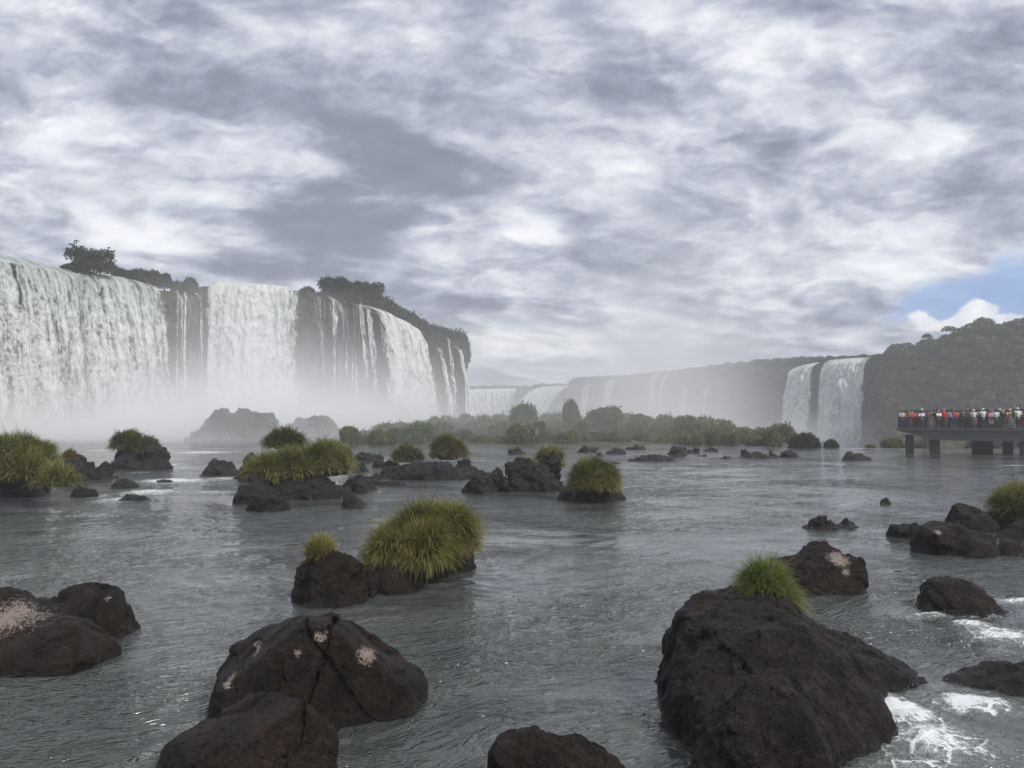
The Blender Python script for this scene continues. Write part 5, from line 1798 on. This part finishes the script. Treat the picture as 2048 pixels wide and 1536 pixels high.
CLO = {'white': (.72, .72, .72), 'grey': (.28, .29, .30), 'pale grey': (.45, .46, .47), 'pink': (.60, .27, .27), 'rust red': (.30, .08, .05), 'black': (.02, .02, .022), 'peach': (.62, .34, .24), 'red': (.62, .02, .03), 'charcoal': (.06, .06, .065),
       'brown': (.16, .09, .06), 'navy': (.03, .045, .085), 'light blue': (.38, .45, .52), 'coral red': (.58, .09, .10), 'dark green': (.03, .06, .04), 'beige': (.50, .41, .30), 'plaid brown': (.24, .12, .10), 'maroon': (.20, .03, .05), 'denim': (.08, .13, .19), 'khaki': (.25, .21, .15)}
HAIR = {'black': (.012, .010, .010), 'brown': (.05, .03, .018), 'blonde': (.42, .30, .15), 'grey': (.32, .31, .30)}
# (photo column, metres behind the rail, top, legs, pose, hair, headwear, facing degrees, height, extra)
crowd = [
    (1800, .5, 'pale grey', 'trousers denim', 'rail', 'black', None, 20, 1.68, ''), (1804, 2.2, 'pink', 'trousers black', 'stand', 'brown', None, 190, 1.62, ''), (1811, 1.4, 'rust red', 'shorts denim', 'stand', 'black', None, 200, 1.66, ''),
    (1816, 2.8, 'charcoal', 'trousers denim', 'cross', 'black', None, 150, 1.64, ''), (1823.5, 1.2, 'peach', 'shorts beige', 'rail', 'black', None, -30, 1.76, ''), (1828.5, .5, 'coral red', 'trousers black', 'lean', 'black', None, 15, 1.62, ''),
    (1833, 2.4, 'black', 'trousers black', 'photo', 'black', None, 170, 1.7, ''), (1838, 3.0, 'grey', 'trousers charcoal', 'stand', 'black', None, 160, 1.68, ''), (1842, .5, 'white', 'trousers denim', 'lean', 'black', None, 10, 1.66, ''),
    (1849, 1.6, 'navy', 'trousers black', 'stand', 'black', None, 210, 1.70, ''), (1854.5, 2.6, 'charcoal', 'shorts khaki', 'photo', 'brown', None, 165, 1.66, ''), (1860, 1.0, 'brown', 'trousers beige', 'rail', 'black', None, 30, 1.70, ''),
    (1866, 2.0, 'beige', 'trousers brown', 'stand', 'black', None, 200, 1.72, ''), (1869.5, .6, 'black', 'shorts beige', 'rail', 'brown', None, -10, 1.69, ''), (1876, .45, 'white', 'shorts black', 'lean', 'blonde', None, 25, 1.68, 'long'),
    (1882, 1.5, 'pale grey', 'trousers denim', 'stand', 'black', None, 150, 1.76, ''), (1888, .45, 'red', 'shorts khaki', 'stand', 'grey', 'grey cap', 180, 1.80, ''), (1893.5, 1.6, 'maroon', 'trousers black', 'stand', 'black', None, 170, 1.72, ''),
    (1897.5, .9, 'light blue', 'trousers black', 'stride', 'black', None, 120, 1.70, ''), (1902.5, 2.0, 'navy', 'trousers denim', 'stand', 'black', None, 190, 1.78, ''), (1912, 1.0, 'coral red', 'shorts denim', 'stand', 'black', None, 200, 1.72, ''),
    (1918, 3.0, 'dark green', 'trousers black', 'photo', 'black', None, 170, 1.70, ''), (1923, 1.4, 'navy', 'trousers black', 'cross', 'black', None, 10, 1.72, ''), (1931.5, .9, 'plaid brown', 'trousers charcoal', 'stand', 'brown', None, 30, 1.74, ''),
    (1939, .8, 'brown', 'trousers black', 'raise', 'black', None, 170, 1.78, 'phone'), (1947, .45, 'white', 'shorts beige', 'rail', 'blonde', 'white cap', 180, 1.76, ''), (1952.5, 1.4, 'pink', 'trousers denim', 'photo', 'brown', None, 165, 1.80, 'phone long'),
    (1958.5, 1.0, 'black', 'trousers black', 'stand', 'black', None, 195, 1.74, ''), (1965.5, .5, 'white', 'trousers charcoal', 'photo', 'black', 'white cap', 200, 1.84, 'phone'), (1974, 1.2, 'charcoal', 'trousers black', 'stand', 'black', None, 160, 1.80, ''),
    (1981, .9, 'pink', 'shorts white', 'rail', 'brown', None, 20, 1.66, 'long'), (1991.5, .45, 'white', 'shorts denim', 'stand', 'black', None, 180, 1.76, ''), (1999, 1.8, 'black', 'trousers denim', 'stand', 'black', 'white cap', 170, 1.82, ''),
    (2005.5, .45, 'black', 'shorts khaki', 'rail', 'blonde', None, 175, 1.74, 'long'), (2012, 1.2, 'beige', 'trousers beige', 'cross', 'brown', None, 190, 1.72, ''), (2019.5, .9, 'peach', 'trousers white', 'photo', 'brown', 'white cap', 60, 1.80, ''),
    (2027, .5, 'dark green', 'trousers white', 'raise', 'black', None, 100, 1.80, ''), (2035, .4, 'white', 'shorts maroon', 'stand', 'black', 'white cap', 195, 1.90, ''), (2041, 1.5, 'charcoal', 'trousers black', 'stand', 'black', None, 170, 1.80, ''),
    (2047, .6, 'brown', 'shorts maroon', 'rail', 'black', None, 20, 1.78, ''), (2056, .7, 'grey', 'trousers denim', 'stand', 'black', None, 150, 1.74, '')]
gr = random.Random(4)
tops_ = ['charcoal', 'navy', 'pale grey', 'maroon', 'beige', 'dark green', 'light blue', 'pink', 'white', 'grey', 'rust red', 'khaki']
lows_ = ['trousers black', 'trousers denim', 'shorts khaki', 'trousers charcoal', 'shorts denim', 'trousers khaki']
for i_ in range(18):
    crowd.append((1803 + i_ * 14.3 + gr.uniform(-4, 4), gr.uniform(3.2, 5.4), tops_[i_ % 12], lows_[(i_ * 5 + i_ // 12) % 6], ('stand', 'photo', 'cross', 'stride')[i_ % 4], ('black', 'brown', 'black', 'black', 'grey')[i_ % 5],
                  ('white cap' if i_ % 7 == 3 else None), gr.uniform(0, 360), gr.uniform(1.66, 1.86), ''))
CLO['khaki'] = (.25, .21, .15)
dirx, diry = math.cos(ang), math.sin(ang)
seen = {}
names = []
for i, (px, back, top, legs, pose, hair, hat, face, hgt, ex_) in enumerate(crowd):
    # walk along the rail line set back by `back`
    o0 = pA[:2] + np.array((-diry, dirx)) * (back * .95 + .15)
    k_ = (px - 1024) / F
    # (o0x + s*dirx) = k * (o0y + s*diry)
    s_ = (k_ * o0[1] - o0[0]) / (dirx - k_ * diry)
    s_ = max(s_, .35)
    p_ = o0 + s_ * np.array((dirx, diry))
    kind, lc = legs.split(' ', 1)
    fem = 'long' in ex_ or top in ('pink', 'peach')
    sleeve = 'jacket' if top in ('navy', 'charcoal', 'plaid brown', 'light blue', 'grey') else 'shirt'
    a_h = (hat + ', ') if hat else ''
    where = 'at near rail' if back <= .6 else ('in second row' if back < 1.3 else 'deep in crowd')
    act = {'photo': 'holding up a phone', 'raise': 'raising one arm', 'lean': 'leaning on the rail', 'rail': 'hands on rail', 'cross': 'with folded arms', 'stride': 'walking', 'stand': 'standing'}[pose]
    lab = f"person in {a_h}{top} {'sweater' if sleeve == 'jacket' else 'top'}, {lc} {kind}, {act} {where}"
    names.append(lab)
    root = add('person', None, loc=(p_[0], p_[1], DECK), rz=math.radians(face) + ang, label=lab, category='person', group='visitors on the viewing platform')
    f_ = hgt / 1.72
    root.scale = (f_, f_, f_)
    dress(add('body', proto_mesh(pose, fem, 'body'), root), SKINS[(i * 7 + (2 if top in ('brown',) else 0)) % 3])
    dress(add(sleeve, proto_mesh(pose, fem, sleeve), root), cloth(top, CLO[top]))
    dress(add(kind, proto_mesh(pose, fem, kind), root), cloth(lc, CLO[lc]))
    hp = 'long_hair' if 'long' in ex_ else 'hair'
    dress(add(hp, proto_mesh(pose, fem, hp), root), cloth('hair ' + hair, HAIR[hair]))
    if hat:
        hc = hat.split()[0]
        dress(add('cap', proto_mesh(pose, fem, 'cap'), root), cloth(hc, CLO[hc]))
    if 'phone' in ex_:
        dress(add('phone', proto_mesh(pose, fem, 'phone'), root), cloth('black', CLO['black']))
        # the phone is held, so it is a thing of its own
        ph_ = bpy.data.objects[-1] if False else [c for c in root.children if c.name.startswith('phone')][0]
        bpy.context.view_layer.update()
        mw = ph_.matrix_world.copy()
        ph_.parent = None
        ph_.matrix_world = mw
        ph_['label'] = f"black phone held up by the person in the {top} top among the crowd"
        ph_['category'] = 'phone'

# =================================================================== MIST AND HAZE
def mist(name, label, lo, hi, dens, body, step=1.0):
    """a closed box of spray; body(t, x, y, z) gives the density shape from world position"""
    m, t, o = new_mat(name + '_spray')
    geo = t.nodes.new('ShaderNodeTexCoord')
    # object coordinates equal world coordinates: the object sits at the origin unrotated
    x, y, z = sep(t, geo.outputs['Object'])
    d = body(t, geo.outputs['Object'], x, y, z)
    v = t.nodes.new('ShaderNodeVolumePrincipled')
    v.inputs['Color'].default_value = (.995, .997, 1.0, 1)
    v.inputs['Anisotropy'].default_value = 0.0
    link(t, (d * dens).max(0.0), v.inputs['Density'])
    link(t, v.outputs[0], o.inputs['Volume'])
    try:
        m.cycles.volume_step_rate = step
    except Exception:
        m.volume_step_rate = step
    V, Q = boxes([(lo[0], hi[0], lo[1], hi[1], lo[2], hi[2])])
    return add(name, mesh_np(name, V, Q, False, [m]), kind='stuff', label=label)


def gau(v, c, w):
    a = (v - c) * (1.0 / w)
    return (a * a * -1.0).exp()


def near_mist(t, pos, x, y, z):
    n1 = noise(t, pos, .055, 4, .6, .4)
    n2 = noise(t, pos, .16, 3, .6)
    billow = ((n1 - .5) * 1.7 + (n2 - .5) * .6 + .85).max(0.0)
    # plunge line under the falls, rim line offset towards the river
    line = x * .38 + 150.0                                  # depth of the plunge at this x
    across = gau(y - line, -2.0, 13.0)
    hgt = (z * -1.0 / (3.0 + n1 * 3.2)).exp()
    ends = x.step(-2.0, -26.0)
    low = gau(y - line, -18.0, 16.0) * (z * -.42).exp() * .8
    core_ = gau(x, -46.0, 13.0) * gau(y - line, 0.0, 9.0) * (z * -.085).exp() * .75
    return (across * hgt + low + core_) * billow * ends


mist('mist', 'white spray rising from the foot of the near falls', (-125, 88, -.5), (-2, 205, 26), .20, near_mist, 1.0)


def gorge_mist(t, pos, x, y, z):
    n1 = noise(t, pos, .016, 4, .55, .3)
    billow = ((n1 - .5) * 2.2 + .9).max(0.0)
    band = gau(x / y.max(60.0), 0.215, 0.105)
    far_ = y.step(135.0, 230.0)
    top = (z.max(0.0) * -1.0 / 24.0).exp() * z.step(78.0, 50.0)
    return band * billow * far_ * top


def island_mist(t, pos, x, y, z):
    n1 = noise(t, pos, .05, 4, .6, .3)
    return ((n1 - .5) * 2.0 + .9).max(0.0) * y.step(80.0, 100.0) * y.step(150.0, 130.0) * x.step(42.0, 0.0) * x.step(-60.0, -35.0) * (z * -.16).exp()


mist('mist', 'low spray drifting over the bushy island', (-60, 42, -.4), (80, 150, 16), .028, island_mist, 1.0)
mist('mist', 'drifting spray filling the gorge behind the island', (-60, 132, -13), (190, 620, 80), .0125, gorge_mist, 1.0)


def twin_mist(t, pos, x, y, z):
    n1 = noise(t, pos, .08, 4, .6, .3)
    c = at_y(1655, 880, 275)
    return gau(x, float(c[0]), 16.0) * gau(y, 274.0, 12.0) * gau(z, -11.0, 9.0) * ((n1 - .5) * 2.2 + .9).max(0.0)


c_ = at_y(1655, 880, 275)
mist('mist', 'spray boiling up at the foot of the twin falls', (c_[0] - 40, 245, -13), (c_[0] + 40, 300, 12), .10, twin_mist, 1.0)

m, t, o = new_mat('haze_air')
v = t.nodes.new('ShaderNodeVolumePrincipled')
v.inputs['Color'].default_value = (.95, .965, .985, 1)
v.inputs['Density'].default_value = 0.0009
link(t, v.outputs[0], o.inputs['Volume'])
V, Q = boxes([(-800, 800, -80, 800, -16, 44)])
add('haze', mesh_np('haze', V, Q, False, [m]), kind='stuff', label='thin moist haze filling the air of the gorge')
